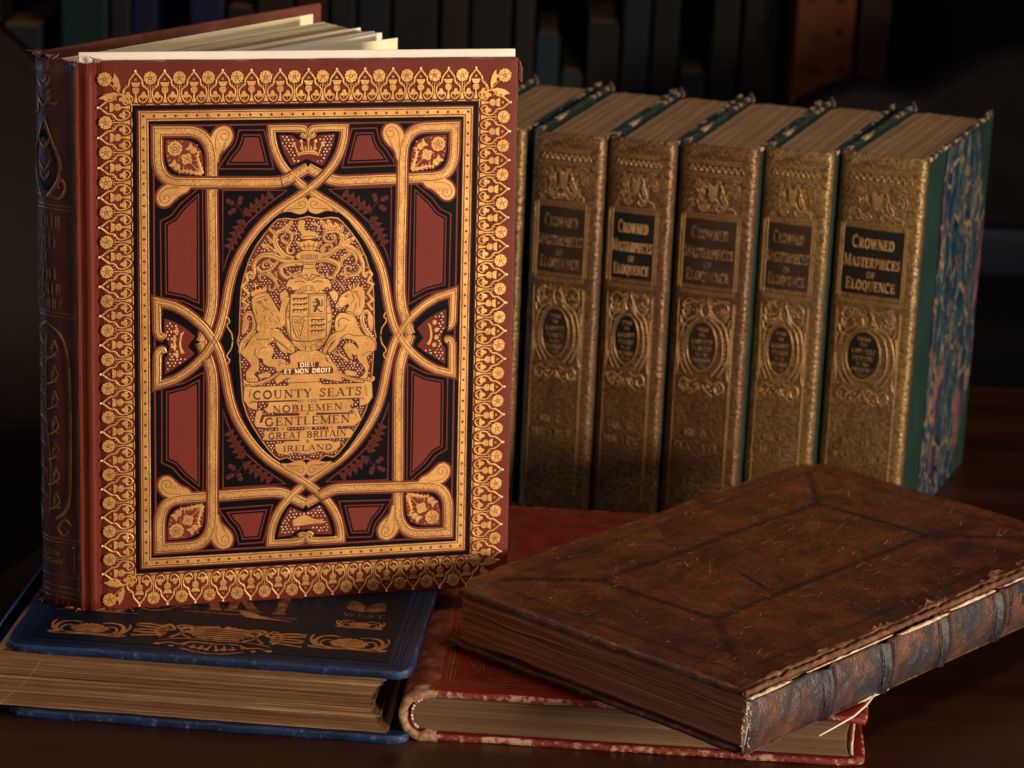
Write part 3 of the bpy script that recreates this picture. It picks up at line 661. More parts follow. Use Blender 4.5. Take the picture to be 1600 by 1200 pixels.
def straps(f, sx, sy):
    hz, vz = (.10, .24) if sx * sy < 0 else (.24, .10)
    # corner loops, then bars crossing them
    for P, fn in ((curlV, spV), (curlH, spH)):
        art.fill('inlay', offset(f(P), 1.1, True), .07); art.fill('line', offset(f(P), .35, True), .08); art.fill('gold', f(P), .09, .08)
        art.stroke('line', f(fn), .3, .185)
        c = fn[-1]; art.fill('line', f(circ(c[0], c[1], .4, 6)), .185)
    a, b = z5([(948, 790), (985, 690)]); leaffan(a, b, 4, f)
    for k in range(5):
        q = z5([(945 + k * 9, 800 - k * 28), (975 + k * 10, 740 - k * 22)]); art.stroke('line', f(q), .18, .19)
        q = z5([(715 - k * 28, 1032 + k * 2), (690 - k * 28, 1060 + k * 3)]); art.stroke('line', f(q), .18, .19)
    ribbon(loop, 5.0, .10, f, 1); 
    ribbon(hbar, 5.0, .10, f, 1); ribbon(vbar, 5.0, .10, f, 1)
    seg = z5([(770, 965), (1060, 966)]) if sx * sy > 0 else z5([(898, 830), (898, 1110)])
    ribbon(seg, 5.0, .20, f, 1)
    art.fill('inlay', f(leafred), .062); art.stroke('inlay', f(offset(leafred, 0, True)), .2, .063, closed=True)
    # rose, thistles, shamrock and leaves in the corner
    r = z5([(625, 715), (727, 700), (712, 792), (612, 825), (762, 728), (640, 850), (828, 905)])
    rose_at(f([r[0]])[0], 3.9, 5); art.stroke('line', f(circ(*r[0], 2.3, 10)), .2, .175, closed=True)
    for c, e in ((r[1], r[4]), (r[3], r[5])):
        art.fill('gold', f(circ(e[0], e[1], 2.0, 9)), .07, .08); d = Vector((c[0] - e[0], c[1] - e[1])).normalized(); n = Vector((-d.y, d.x))
        art.fill('gold', f([(e[0] + n.x * 1.1 + d.x, e[1] + n.y * 1.1 + d.y), (e[0] + n.x * 2.6 + d.x * 4, e[1] + n.y * 2.6 + d.y * 4), (e[0] + d.x * 3.4, e[1] + d.y * 3.4), (e[0] - n.x * 2.6 + d.x * 4, e[1] - n.y * 2.6 + d.y * 4), (e[0] - n.x * 1.1 + d.x, e[1] - n.y * 1.1 + d.y)]), .07, .08)
        art.stroke('line', f([(e[0] + n.x * 1.6 + d.x * .9, e[1] + n.y * 1.6 + d.y * .9), (e[0] - n.x * 1.6 + d.x * .9, e[1] - n.y * 1.6 + d.y * .9)]), .25, .17)
    for a in (60, 150, 240, 330):
        c = (r[2][0] + 1.75 * math.cos(R(a)), r[2][1] + 1.75 * math.sin(R(a))); art.fill('gold', f(circ(c[0], c[1], 1.7, 8)), .07, .07); art.stroke('line', f([r[2], (r[2][0] + 2.8 * math.cos(R(a)), r[2][1] + 2.8 * math.sin(R(a)))]), .16, .17)
    art.stroke('gold', f([r[2], z5([(820, 895)])[0]]), .45, .08, .05)
    for P in ([(826, 900), (808, 840), (790, 780), (800, 730)], [(826, 900), (760, 892), (700, 880), (655, 882)]):
        q = sp(z5(P), 4); art.stroke('gold', f(q), 2.2, .07, .06, w1=.5)
        for i in range(2, len(q) - 1, 2):
            d = Vector((q[i][0] - q[i - 1][0], q[i][1] - q[i - 1][1])).normalized(); n = Vector((-d.y, d.x))
            for o in (1, -1): art.fill('gold', f([(q[i][0], q[i][1]), (q[i][0] + n.x * o * 1.9 + d.x * 1.3, q[i][1] + n.y * o * 1.9 + d.y * 1.3), (q[i][0] + d.x * 1.2, q[i][1] + d.y * 1.2)]), .07)
    for p in z5([(575, 770), (580, 670), (680, 665), (660, 780), (655, 800), (790, 690), (800, 760), (585, 800), (690, 850), (780, 860), (740, 870)]): art.fill('gold', f(circ(*p, .38, 6)), .075)
four(straps)
# four long ribbons: shield corner -> oval -> opposite shield
arcA = px([(472, 207.5), (476, 211), (478.3, 206), (474, 201.3), (466, 200.3), (450, 200.2)]); arcA = sp(arcA, 4)
c0 = px([(424.2, 201)]); arcB = px([(424.6, 212), (427, 226), (432, 241), (440, 256), (452, 271), (466, 284.5), (481, 296), (500, 309), (520, 321.5), (540, 336), (558, 354), (575, 377), (588, 400), (596.5, 423), (601.5, 446), (605.5, 470), (610.5, 493), (617, 513), (626, 529), (636, 543), (648, 555), (663, 567), (681, 577)])
c1 = px([(706, 583)]); arcC = px([(705.8, 560), (705.8, 545), (705.4, 537), (702.5, 531.5), (698.5, 531), (697, 535)]); arcC = sp(arcC, 4)
LONG = arcA + c0 + sp(arcB, 5) + c1 + arcC
def inner(f, sx, sy):
    ribbon(LONG, 3.7, .17 if sx > 0 else .26, f)
four(inner)
def over(P, wd, z, f, h=0): ribbon(P, wd, z, f, h)
def patches(f, sx, sy):
    if sx < 0:
        q = z5([(1480, 925), (1560, 878)]); 
    sidx = [(x, y) for x, y in sp(arcB, 5)]
    # where the bars' peaks pass over one of the two ribbons
    if sx * sy > 0: over(hbar[-7:-1] , 5.0, .37, f, 1)
    else: over([p for p in vbar[-7:-1]], 5.0, .37, f, 1)
four(patches)
# fields inside the four shields
def xy(p): return px([p])[0]
topf = Z(400, 140, 10, [(378, 702), (590, 715), (650, 770), (720, 800), (860, 800), (935, 770), (1000, 705), (1252, 688), (1225, 830), (1170, 980), (1085, 1150), (1045, 1185), (810, 1075), (575, 1185), (545, 1150), (450, 980), (402, 830)])
topf = [(x - .6, y) for x, y in topf]
rightf = Z(590, 430, 6.31, [(672, 320), (672, 500), (640, 540), (622, 600), (640, 680), (664, 700), (662, 860), (560, 800), (460, 740), (385, 680), (450, 606), (385, 512), (470, 430), (570, 365)])
ym = sum(p[1] for p in (rightf[0], rightf[8 - 1])) / 2
rightf = [(x, y - (rightf[0][1] + rightf[7][1]) / 2) for x, y in rightf]
for sg in (1, -1):
    P = [(x, y * sg) for x, y in topf]; art.fill('black', offset(P, 1.5, True), .275); art.fill('red', P, .285)
    P2 = [(x * sg, y) for x, y in rightf]; art.fill('black', offset(P2, 1.5, True), .275); art.fill('red', P2, .285)
def crown5(cx, cy, k, f):
    """open crown with five balls; k scales"""
    def q(pts): return [f((cx + x * k, cy + y * k)) for x, y in pts]
    A = q([(-17, -8), (-13.5, -1), (-6, 1.2), (0, 2), (6, 1.2), (13.5, -1), (17, -8), (10, -5.2), (0, -4), (-10, -5.2)]); art.fill('gold', A, .30, .08)
    art.stroke('line', q([(-15.5, -4.8), (-8, -2), (0, -1.2), (8, -2), (15.5, -4.8)]), .2, .39)
    for x, y, bx_, by_ in ((-15, -6, -22, 12), (-8, 0, -11, 15.5), (0, 1, 0, 18), (8, 0, 11, 15.5), (15, -6, 22, 12)):
        art.stroke('gold', q([(x, y), (bx_, by_)]), .75 * k / .33, .30, .07); art.fill('gold', q(circ(bx_, by_, 3, 9)), .30, .08)
    for x in (-11, -4.2, 4.2, 11): art.fill('gold', q(circ(x, 4, 2.1, 7)), .30, .06); art.fill('gold', q(circ(x, 7, 1.3, 6)), .30, .06)
tc = pick(480, 236)
crown5(0, tc[1], .355, lambda p: p)
blk = [[(-8.5, tc[1] - 3.5), (8.5, tc[1] - 3.5), (9.5, tc[1] + 7), (-9.5, tc[1] + 7)]]
art.dots('goldb', offset(topf, -.8, True), 2.1, .44, .30, [[(-6.5, tc[1] - 4), (6.5, tc[1] - 4), (9, tc[1] + 5.5), (-9, tc[1] + 5.5)]])
# cap at the foot
tb = -tc[1]; capP = Z(400, 720, 8.57, [(485, 800), (520, 770), (600, 730), (660, 725), (720, 745), (780, 775), (850, 780), (910, 765), (880, 790), (915, 805), (940, 800), (900, 830), (800, 835), (700, 845), (600, 860), (520, 870), (492, 855)])
art.fill('gold', sp(capP, 3, True), .30, .1); art.dots('goldb', offset([(x, -y) for x, y in topf], -.8, True), 2.1, .44, .30, [offset(capP, .8, True)])
# coronets at the sides
def sidecrown(sg, strawberry):
    P = Z(590, 430, 6.31, [(485, 495), (505, 540), (512, 600), (508, 650), (480, 700), (512, 705), (530, 650), (535, 600), (528, 545), (520, 510)])
    P = [(x, y + 0) for x, y in P]; yc = sum(y for x, y in P) / len(P); P = [(sg * x, y - yc) for x, y in P]; art.fill('gold', sp(P, 3, True), .30, .1)
    for yy in (-6.3, -2.1, 2.1, 6.3):
        c = (sg * (P[8][0] * sg + (2.8 if abs(yy) < 3 else 1.6)), yy)
        art.fill('gold', circ(*c, 1.35 if sg > 0 else 1.2, 9), .30, .09)
        if sg < 0:
            for a in (90, 180, 270): art.fill('gold', circ(c[0] + 1.4 * math.cos(R(a)), c[1] + 1.4 * math.sin(R(a)), .8, 7), .30, .07)
    Q = [(sg * x, y) for x, y in [(p[0] * sg, p[1]) for p in P]]
    av = [(sg * 51.5, -9), (sg * 62, -9), (sg * 62, 9), (sg * 51.5, 9)]
    xs = [p[0] for p in P]; av = [(min(xs) - 3.6, -9), (max(xs) + 3.6, -9), (max(xs) + 3.6, 9), (min(xs) - 3.6, 9)]
    art.dots('goldb', offset([(x * sg, y) for x, y in rightf], -.8, True), 2.1, .44, .30, [av])
sidecrown(1, 0); sidecrown(-1, 1)
# small curls under the oval's points
def ovcurl(f, sx, sy):
    if sx > 0: pass
    P = Z(320, 300, 5, [(805, 75), (795, 50), (770, 38), (735, 50), (700, 70), (650, 100), (600, 152), (660, 150), (735, 170), (790, 150), (805, 110)])
    art.fill('line', f(offset(sp(P, 4, True), .3, True)), .36); art.fill('gold', f(sp(P, 4, True)), .37, .08)
    q = Z(320, 300, 5, [(640, 138), (700, 128), (760, 125), (785, 95), (768, 68), (740, 80), (742, 105), (762, 98)]); art.stroke('line', f(sp(q, 4)), .3, .465)
    for k in range(4): art.stroke('line', f(Z(320, 300, 5, [(640 + k * 25, 148 - k * 4), (665 + k * 22, 112 - k * 12)])), .2, .465)
    # hooks beside the side crossings
    h = sp(px([(351, 494), (356, 497), (358, 503), (354, 507), (356, 513), (361, 520), (363, 531)]), 3); art.stroke('gold', f(h), .75, .30, .08)
four(ovcurl)
# ------------------------------------------------------------------ medallion
half = px([(481, 338.5), (470, 341), (460, 343), (446, 341.5), (434, 343), (427, 349), (414, 364.5), (400, 384), (389, 406), (381.5, 430), (377, 450), (375.5, 470), (374.5, 500), (374, 520), (371, 533), (374.5, 545), (375, 565), (376.5, 590), (379, 625), (386, 648), (396, 667), (408, 686), (420, 702), (429, 712), (436, 717), (448, 713), (460, 720), (470, 718.5), (481, 715)])
half = [(min(x, 0), y) for x, y in half]; half[0] = (0, half[0][1]); half[-1] = (0, half[-1][1])
med = half + [(-x, y) for x, y in half[::-1][1:-1]]
art.fill('black', offset(med, 3.2, True), .275); art.fill('red', offset(med, .6, True), .285)
art.stroke('gold', offset(med, .2, True), .6, .29, .08, closed=True)
# royal arms: gold shapes with engraved lines
occ = []
def gold(P, z=.30, h=.09, smooth=0, out=1, keep=True):
    if smooth: P = sp(P, smooth, True)
    if out: art.fill('line', offset(P, .42, True), z - .01 + .005)
    art.fill('gold', P, z, h)
    if keep: occ.append(offset(P, .45, True))
def eng(P, w=.2, z=.40, n=3): art.stroke('line', sp(P, n) if n else P, w * 1.55, z)
A_ = lambda p: Z(320, 300, 5, p)
B_ = lambda p: Z(320, 500, 5, p)
L_ = lambda p: Z(365, 440, 7.5, p)
R_ = lambda p: Z(475, 430, 7.06, p)
T1 = lambda p: Z(350, 330, 9.23, p)
T2 = lambda p: Z(470, 330, 9.23, p)
def scroll(P, w0, w1, z=.30, mid=1):
    w0 *= 1.25; w1 *= 1.35
    q = sp(P, 6); art.stroke('line', q, w0 + .8, z - .005, w1=w1 + .7); art.stroke('gold', q, w0, z, .08, w1=w1)
    if mid: art.stroke('line', offset(q, w0 * .13), .28, z + .09)
    lo = offset(q, w0 * .6); hi = offset(q, -w0 * .6); occ.append(lo + hi[::-1])
def leafy(a, b, wd, z=.31, lobes=3):
    """a toothed acanthus leaf from a to b"""
    ax = Vector((b[0] - a[0], b[1] - a[1])); L = ax.length; ax.normalize(); n = Vector((-ax.y, ax.x)); l = [a]; r = []
    for i in range(lobes):
        for t, q in (((i + .45) / lobes, 1.0), ((i + .78) / lobes, .55)):
            ww = wd * 1.35 * (1 - .6 * t) * q; l.append((a[0] + ax.x * L * t + n.x * ww, a[1] + ax.y * L * t + n.y * ww)); r.append((a[0] + ax.x * L * t - n.x * ww, a[1] + ax.y * L * t - n.y * ww))
    P = l + [b] + r[::-1]; gold(P, z, .08); eng([a, (a[0] + ax.x * L * .8, a[1] + ax.y * L * .8)], .17, z + .09, 0)
# mantling, left then right
for f, wa, wb in (
    (T1([(1000, 690), (880, 650), (790, 560), (730, 450), (740, 340), (800, 285), (900, 280), (960, 330), (960, 410), (900, 450), (840, 420), (830, 370), (870, 345)]), 2.4, 1.0),
    (T1([(960, 400), (930, 470), (900, 530), (910, 590), (960, 610), (1005, 570), (985, 525)]), 1.7, .8),
    (T1([(960, 690), (820, 690), (700, 640), (560, 630), (470, 690), (420, 790), (430, 880), (400, 960), (355, 930)]), 2.6, 1.1),
    (T1([(460, 800), (520, 870), (600, 870), (670, 830), (680, 760), (620, 715), (560, 740), (550, 800), (600, 815)]), 1.7, .9),
    (T1([(1130, 740), (1000, 745), (880, 770), (810, 810), (830, 900), (900, 960), (960, 920), (930, 870)]), 2.7, 1.0),
    (T1([(560, 880), (640, 920), (720, 990), (740, 1060), (700, 1130), (650, 1120), (660, 1080)]), 1.7, .8),
    (T2([(210, 620), (330, 640), (440, 590), (540, 520), (660, 500), (770, 560), (850, 660), (890, 780), (890, 900), (920, 940), (960, 920)]), 2.7, 1.1),
    (T2([(560, 500), (590, 400), (560, 310), (500, 280), (420, 285), (345, 310), (320, 380), (360, 430), (440, 440), (490, 390), (470, 340), (420, 350)]), 1.8, .9),
    (T2([(640, 560), (740, 600), (790, 680), (780, 750), (730, 760)]), 1.6, .7),
    (T2([(200, 700), (330, 690), (450, 720), (540, 780), (500, 880), (440, 950), (380, 930), (380, 880)]), 2.6, .9),
    (T2([(860, 780), (830, 870), (740, 920), (650, 890), (630, 820), (680, 790), (720, 810), (700, 840)]), 1.7, .8),
    (T2([(320, 600), (300, 540), (350, 490), (420, 480), (440, 520), (390, 550)]), 1.8, .8)): scroll(f, wa, wb)
for T, a, b, wd in ((T1, (850, 290), (990, 130), 1.9), (T1, (760, 330), (640, 250), 1.3), (T1, (930, 330), (1060, 310), 1.3), (T1, (770, 600), (520, 470), 1.7), (T1, (720, 620), (600, 460), 1.4),
    (T1, (660, 820), (780, 720), 1.5), (T1, (600, 880), (780, 990), 1.3), (T1, (500, 900), (520, 1000), 1.0), (T1, (740, 1020), (785, 1130), 1.0), (T1, (690, 460), (610, 340), 1.2), (T1, (960, 940), (1110, 850), 1.2), (T1, (730, 860), (760, 940), 1.0),
    (T2, (400, 280), (270, 120), 1.7), (T2, (440, 270), (380, 110), 1.7), (T2, (460, 260), (500, 150), 1.2), (T2, (560, 300), (510, 170), 1.4), (T2, (580, 300), (600, 190), 1.1), (T2, (610, 470), (780, 370), 1.7), (T2, (620, 400), (700, 290), 1.2),
    (T2, (560, 690), (730, 600), 1.7), (T2, (560, 700), (600, 800), 1.0), (T2, (700, 910), (550, 900), 1.4), (T2, (700, 920), (600, 980), 1.1), (T2, (780, 540), (900, 640), 1.0), (T2, (480, 920), (470, 1000), .9), (T2, (330, 760), (200, 800), .9), (T2, (490, 400), (510, 480), .7)):
    p, q = T([a, b]); leafy(p, q, wd)
# crest lion, crown, helm
gold(A_([(735, 220), (775, 220), (780, 240), (775, 290), (800, 300), (860, 310), (890, 350), (850, 360), (745, 365), (755, 330), (725, 290), (722, 250)]), .32, .08, 2)
scroll(A_([(880, 290), (885, 265), (830, 245), (880, 250)]), .9, .5, mid=0)
gold(A_([(700, 375), (745, 390), (810, 370), (870, 390), (918, 375), (880, 440), (850, 452), (770, 452), (738, 440)]), .34, .08); gold(circ(*A_([(810, 305)])[0], .9, 8), .34, .08)
for i in range(5): eng(A_([(730 + 40 * i, 395), (745 + 32 * i, 440)]), .3, .43, 0)
eng(A_([(735, 385), (760, 350), (810, 340), (860, 350), (890, 385)]), .25, .43); eng(A_([(742, 428), (810, 418), (875, 428)]), .25, .43)
gold(A_([(705, 500), (740, 465), (810, 455), (880, 465), (925, 490), (890, 530), (865, 545), (860, 590), (885, 630), (930, 650), (920, 668), (700, 672), (695, 655), (740, 635), (765, 600), (765, 550), (735, 530)]), .35, .09, 2)
for i in range(9): eng(A_([(752 + 15 * i, 480 + abs(4 - i)), (748 + 16 * i, 502), (752 + 15 * i, 528 - abs(4 - i))]), .3, .45)
eng(A_([(735, 535), (810, 548), (880, 535)]), .22, .45); eng(A_([(770, 590), (810, 595), (855, 590)]), .2, .45); eng(A_([(740, 650), (790, 640), (812, 685), (835, 640), (900, 650)]), .3, .45, 0)
for P in ([(700, 700), (740, 690), (780, 705)], [(840, 705), (880, 690), (925, 700)], [(715, 655), (760, 660), (800, 690)], [(905, 655), (860, 660), (825, 690)], [(775, 560), (850, 560)], [(700, 560), (735, 575), (760, 570)]): eng(A_(P), .28, .46)
# ribbons behind the garter
gold(A_([(640, 700), (700, 672), (930, 672), (975, 700), (985, 745), (940, 760), (680, 765), (635, 755)]), .30, .08, 2); gold(A_([(580, 790), (625, 760), (650, 790), (640, 830), (590, 850)]), .31, .08); gold(A_([(965, 780), (1010, 765), (1040, 790), (1030, 850), (1000, 850)]), .31, .08)
for x in (660, 952): art.fill('red', circ(*A_([(x, 755)])[0], 1.3, 9), .41); art.fill('goldb', circ(*A_([(x, 757)])[0], .35, 6), .42)
# garter ring and shield
gc = px([(482, 497)])[0]; gx, gy = 12.8, 18.8
gold(circ(gc[0], gc[1], gx, 40, gy), .36, .08); art.stroke('line', circ(gc[0], gc[1], gx - 3.3, 40, gy - 3.3), .25, .45, closed=True); art.stroke('line', circ(gc[0], gc[1], gx - .5, 40, gy - .5), .18, .45, closed=True)
def ringtext(s, a0, a1, r=.0, h=1.9):
    for i, ch in enumerate(s):
        if ch == ' ': continue
        a = R(a0 + (a1 - a0) * i / max(1, len(s) - 1)); x = gc[0] + (gx - 2.9) * math.cos(a); y = gc[1] + (gy - 2.9) * math.sin(a)
        nrm = math.degrees(math.atan2(math.sin(a) / gy, math.cos(a) / gx)) - 90
        text(art, 'line', ch, x, y, h, None, .45, 0, 1.1, rot=nrm)
ringtext('HONI', 176, 140, ); ringtext('SOIT', 121, 97); ringtext('QUI', 83, 62); ringtext('MAL', 40, 8); ringtext('Y', -8, -8); ringtext('PENSE', -35, -100)
sh = L_([(663, 145)]) + R_([(241, 198), (243, 440), (238, 640)]) + sp(R_([(225, 690), (140, 705), (45, 722)]) + L_([(790, 690), (700, 680), (668, 645)]), 3) + L_([(655, 400)])
gold(sh, .46, .08); s0, s1 = L_([(663, 402)])[0], R_([(243, 448)])[0]; art.stroke('line', [s0, s1], .28, .56); t0, t1 = R_([(40, 200), (40, 720)]); art.stroke('line', [t0, t1], .28, .56)
x0, x1, xm = s0[0], s1[0], t0[0]; y1 = t0[1]; ym_ = s0[1]; y0 = t1[1]
def passant(cx, cy, k):
    eng([(cx - 4 * k, cy + .4 * k), (cx - 2.5 * k, cy + 1.0 * k), (cx + 1.5 * k, cy + .7 * k), (cx + 3.2 * k, cy + 1.1 * k), (cx + 4.2 * k, cy + .5 * k)], .55 * k, .56)
    for dx in (-2.8, -.8, 1.2, 3): eng([(cx + dx * k, cy + .6 * k), (cx + (dx - .6) * k, cy - .9 * k)], .3 * k, .56, 0)
    eng([(cx + 4 * k, cy + .6 * k), (cx + 4.6 * k, cy + 1.4 * k), (cx + 3.8 * k, cy + 1.7 * k)], .25 * k, .56)
for i in range(3):
    passant((x0 + xm) / 2, y1 - 3.2 - i * (y1 - ym_ - 3) / 3, .95); passant((x1 + xm) / 2, ym_ - 3 - i * (ym_ - y0 - 5) / 3, .92)
for i in range(6): art.stroke('line', [(x0 + .3, ym_ - 1.6 - i * 2.1), (xm - .3, ym_ - 1.6 - i * 2.1)], .08, .56)
hp_ = L_([(700, 430), (690, 470), (710, 560), (745, 640), (785, 650), (800, 580), (840, 440), (830, 415), (780, 465), (720, 455), (700, 430)]); art.stroke('gold', hp_, 1.1, .565, .05); eng(offset(hp_, .55), .2, .6, 0); eng(offset(hp_, -.55), .2, .6, 0)
for k in range(4): art.stroke('line', L_([(722 + 22 * k, 470), (732 + 18 * k, 600 - 8 * k)]), .1, .57)
rc = ((x1 + xm) / 2, (y1 + ym_) / 2); art.stroke('line', [(rc[0] - 3.9, rc[1] - 5), (rc[0] + 3.9, rc[1] - 5), (rc[0] + 3.9, rc[1] + 5), (rc[0] - 3.9, rc[1] + 5)], .22, .56, closed=True); art.stroke('line', [(rc[0] - 4.6, rc[1] - 5.8), (rc[0] + 4.6, rc[1] - 5.8), (rc[0] + 4.6, rc[1] + 5.8), (rc[0] - 4.6, rc[1] + 5.8)], .18, .56, closed=True)
eng([(rc[0] - 1.5, rc[1] - 4), (rc[0] - .5, rc[1] - 1), (rc[0] + 1, rc[1] + 1), (rc[0] - 1, rc[1] + 3.4)], 1.0, .56); eng([(rc[0] + .5, rc[1] + 1), (rc[0] - 2.6, rc[1] + 1.6)], .45, .56, 0); eng([(rc[0] + .2, rc[1] - .6), (rc[0] - 2.6, rc[1] - .8)], .45, .56, 0); eng([(rc[0] - .3, rc[1] - 2), (rc[0] + 2, rc[1] - 4), (rc[0] + 2.8, rc[1] - 3.6)], .45, .56); eng([(rc[0] + .5, rc[1]), (rc[0] + 2.6, rc[1] - .5), (rc[0] + 2.4, rc[1] + 3)], .4, .56)
gold(B_([(765, 248), (845, 248), (850, 275), (820, 300), (800, 312), (780, 300), (768, 275)]), .36, .08)
# lion
scroll(L_([(85, 830), (105, 720), (175, 640), (232, 570), (243, 480), (232, 400), (185, 366), (140, 384), (122, 440)]), 2.5, 1.7)
gold(L_([(110, 450), (150, 430), (182, 470), (168, 540), (140, 590), (95, 625), (92, 540)]), .34, .08, 2)
gold(L_([(530, 400), (545, 280), (560, 225), (610, 182), (655, 188), (640, 235), (605, 320), (600, 480), (570, 510)]), .38, .09, 2)
gold(L_([(350, 540), (280, 590), (200, 660), (150, 740), (115, 790), (72, 830), (110, 870), (160, 920), (200, 985), (145, 1045), (140, 1120), (165, 1165), (272, 1168), (278, 1125), (232, 1080), (285, 1040), (296, 960), (285, 880), (300, 850), (380, 740), (470, 680), (480, 600), (430, 540)]), .38, .09, 2)
gold(L_([(270, 830), (290, 770), (370, 740), (440, 750), (468, 810), (440, 880), (460, 905), (560, 903), (612, 925), (600, 975), (565, 1030), (525, 1052), (485, 1035), (490, 1005), (410, 990), (340, 950), (335, 900), (285, 890)]), .40, .1, 2)
gold(L_([(490, 680), (510, 700), (600, 770), (640, 820), (600, 842), (545, 800), (495, 720)]), .36, .08)
gold(L_([(420, 560), (520, 555), (600, 645), (690, 735), (712, 790), (690, 830), (640, 828), (615, 785), (520, 700), (440, 640)]), .42, .1, 2)
gold(L_([(205, 200), (255, 160), (330, 130), (400, 135), (430, 170), (462, 230), (500, 300), (540, 370), (572, 440), (578, 500), (552, 545), (505, 528), (470, 548), (425, 538), (390, 556), (350, 545), (300, 578), (260, 560), (275, 500), (252, 440), (236, 380), (212, 300)]), .44, .11, 2)
gold(L_([(182, 105), (205, 120), (215, 90), (240, 108), (250, 72), (280, 92), (300, 58), (325, 85), (350, 52), (386, 68), (372, 128), (300, 150), (232, 185), (200, 150)]), .46, .1)
art.stroke('gold', L_([(250, 75), (250, 15)]), .7, .4, .05); art.stroke('gold', L_([(215, 45), (285, 38)]), .7, .4, .05)
zt_ = .56
for P in ([(235, 150), (300, 125), (370, 108)], [(225, 172), (300, 140), (372, 122)]): eng(L_(P), .2, .57)
for cx_, cy_ in ((295, 242), (370, 218)):
    art.stroke('line', circ(*L_([(cx_, cy_)])[0], .75, 9, .55), .2, zt_, closed=True); art.fill('line', circ(*L_([(cx_, cy_)])[0], .3, 6), zt_)
for P in ([(260, 240), (290, 222), (322, 232)], [(345, 205), (372, 192), (398, 205)], [(325, 225), (335, 270), (350, 298), (380, 290)], [(345, 345), (350, 325), (375, 318), (405, 312), (412, 325)], [(350, 385), (362, 410), (352, 432)], [(420, 350), (448, 372), (455, 400)], [(405, 420), (425, 445), (430, 470)], [(465, 440), (490, 465), (500, 495)], [(300, 470), (315, 495), (305, 520)], [(255, 320), (262, 360), (256, 390)], [(500, 400), (525, 430), (530, 460)], [(255, 200), (300, 180), (380, 160)]): eng(L_(P), .24, zt_)
for P in ([(265, 665), (300, 680), (340, 665), (380, 675), (420, 655)], [(260, 770), (240, 840), (290, 900)], [(120, 880), (150, 910)], [(105, 860), (130, 900)], [(140, 900), (170, 935)], [(170, 1120), (180, 1150)], [(205, 1115), (215, 1150)], [(240, 1120), (245, 1155)]): eng(L_(P), .24, .49)
for P in ([(515, 950), (530, 925), (560, 920)], [(520, 985), (545, 950), (575, 945)], [(300, 800), (330, 770), (380, 765)]): eng(L_(P), .24, .52)
for P in ([(460, 640), (540, 700), (620, 770), (640, 800)], [(660, 790), (670, 820)], [(640, 760), (690, 750)]): eng(L_(P), .24, .54)
# unicorn
scroll(R_([(760, 820), (765, 740), (700, 640), (650, 560), (635, 470), (650, 410), (690, 398), (720, 430)]), 2.2, 1.5)
gold(R_([(700, 440), (730, 415), (760, 470), (755, 560), (745, 620), (710, 560), (695, 500)]), .34, .08, 2)
gold(R_([(430, 800), (450, 752), (520, 745), (580, 790), (592, 850), (560, 880), (520, 865), (540, 925), (490, 905), (470, 870)]), .36, .09, 2)
gold(R_([(390, 415), (345, 470), (330, 560), (345, 620), (285, 662), (240, 740), (208, 820), (198, 850), (240, 848), (290, 745), (390, 695), (520, 705), (590, 780), (575, 860), (592, 930), (640, 995), (672, 1040), (640, 1105), (596, 1130), (690, 1130), (700, 1050), (716, 1000), (688, 900), (775, 820), (778, 740), (730, 690), (640, 640), (592, 550), (566, 470), (500, 425)]), .40, .1, 2)
gold(R_([(252, 820), (360, 690), (392, 700), (385, 740), (300, 845), (262, 848)]), .37, .08)
gold(R_([(455, 178), (398, 222), (368, 292), (338, 330), (350, 360), (395, 372), (428, 342), (475, 312), (488, 335), (450, 395), (500, 420), (570, 452), (625, 420), (655, 350), (668, 250), (655, 170), (600, 120), (520, 150)]), .44, .11, 2)
for b in ([(480, 170), (445, 120), (460, 150)], [(500, 160), (470, 80), (520, 130)], [(530, 150), (540, 60), (560, 130)], [(560, 150), (610, 50), (600, 130)], [(590, 150), (655, 90), (630, 160)], [(620, 180), (672, 160), (650, 210)], [(630, 220), (690, 230), (655, 260)], [(630, 270), (680, 310), (650, 320)], [(620, 320), (655, 370), (620, 370)]): gold(R_(b), .45, .06)
scroll(R_([(448, 165), (395, 95), (340, 28)]), 1.1, .4)
art.fill('line', circ(*R_([(465, 228)])[0], .6, 8, .4), zt_)
for P in ([(440, 225), (465, 208), (495, 222)], [(360, 320), (372, 335)], [(352, 350), (380, 350), (405, 340)], [(520, 190), (545, 250), (520, 310)], [(560, 180), (610, 260), (600, 350)], [(450, 395), (520, 400), (575, 445)], [(500, 160), (540, 180), (590, 170)], [(570, 300), (560, 360), (540, 400)]): eng(R_(P), .24, zt_)
for P in ([(385, 560), (370, 510), (400, 475), (450, 472), (500, 500)], [(345, 620), (420, 600), (470, 540)], [(390, 690), (480, 640), (560, 660), (700, 660)], [(590, 780), (560, 730), (500, 700)], [(640, 880), (670, 850), (740, 830)], [(610, 960), (650, 980)], [(240, 780), (290, 700), (350, 660)]): eng(R_(P), .24, .51)
art.stroke('line', circ(*R_([(358, 848)])[0], 1.5, 10), .3, .44, closed=True); art.stroke('gold', circ(*R_([(358, 848)])[0], 1.35, 10), .7, .40, .06, closed=True)
for k in range(8):
    q = [(385 + k * 18, 868 + k * 14) if k < 6 else (480 + (k - 5) * 35, 950 + (k - 5) * 8)]; art.fill('line', circ(*R_(q)[0], 1.05, 8), .39); art.fill('gold', circ(*R_(q)[0], .8, 8), .40, .06)
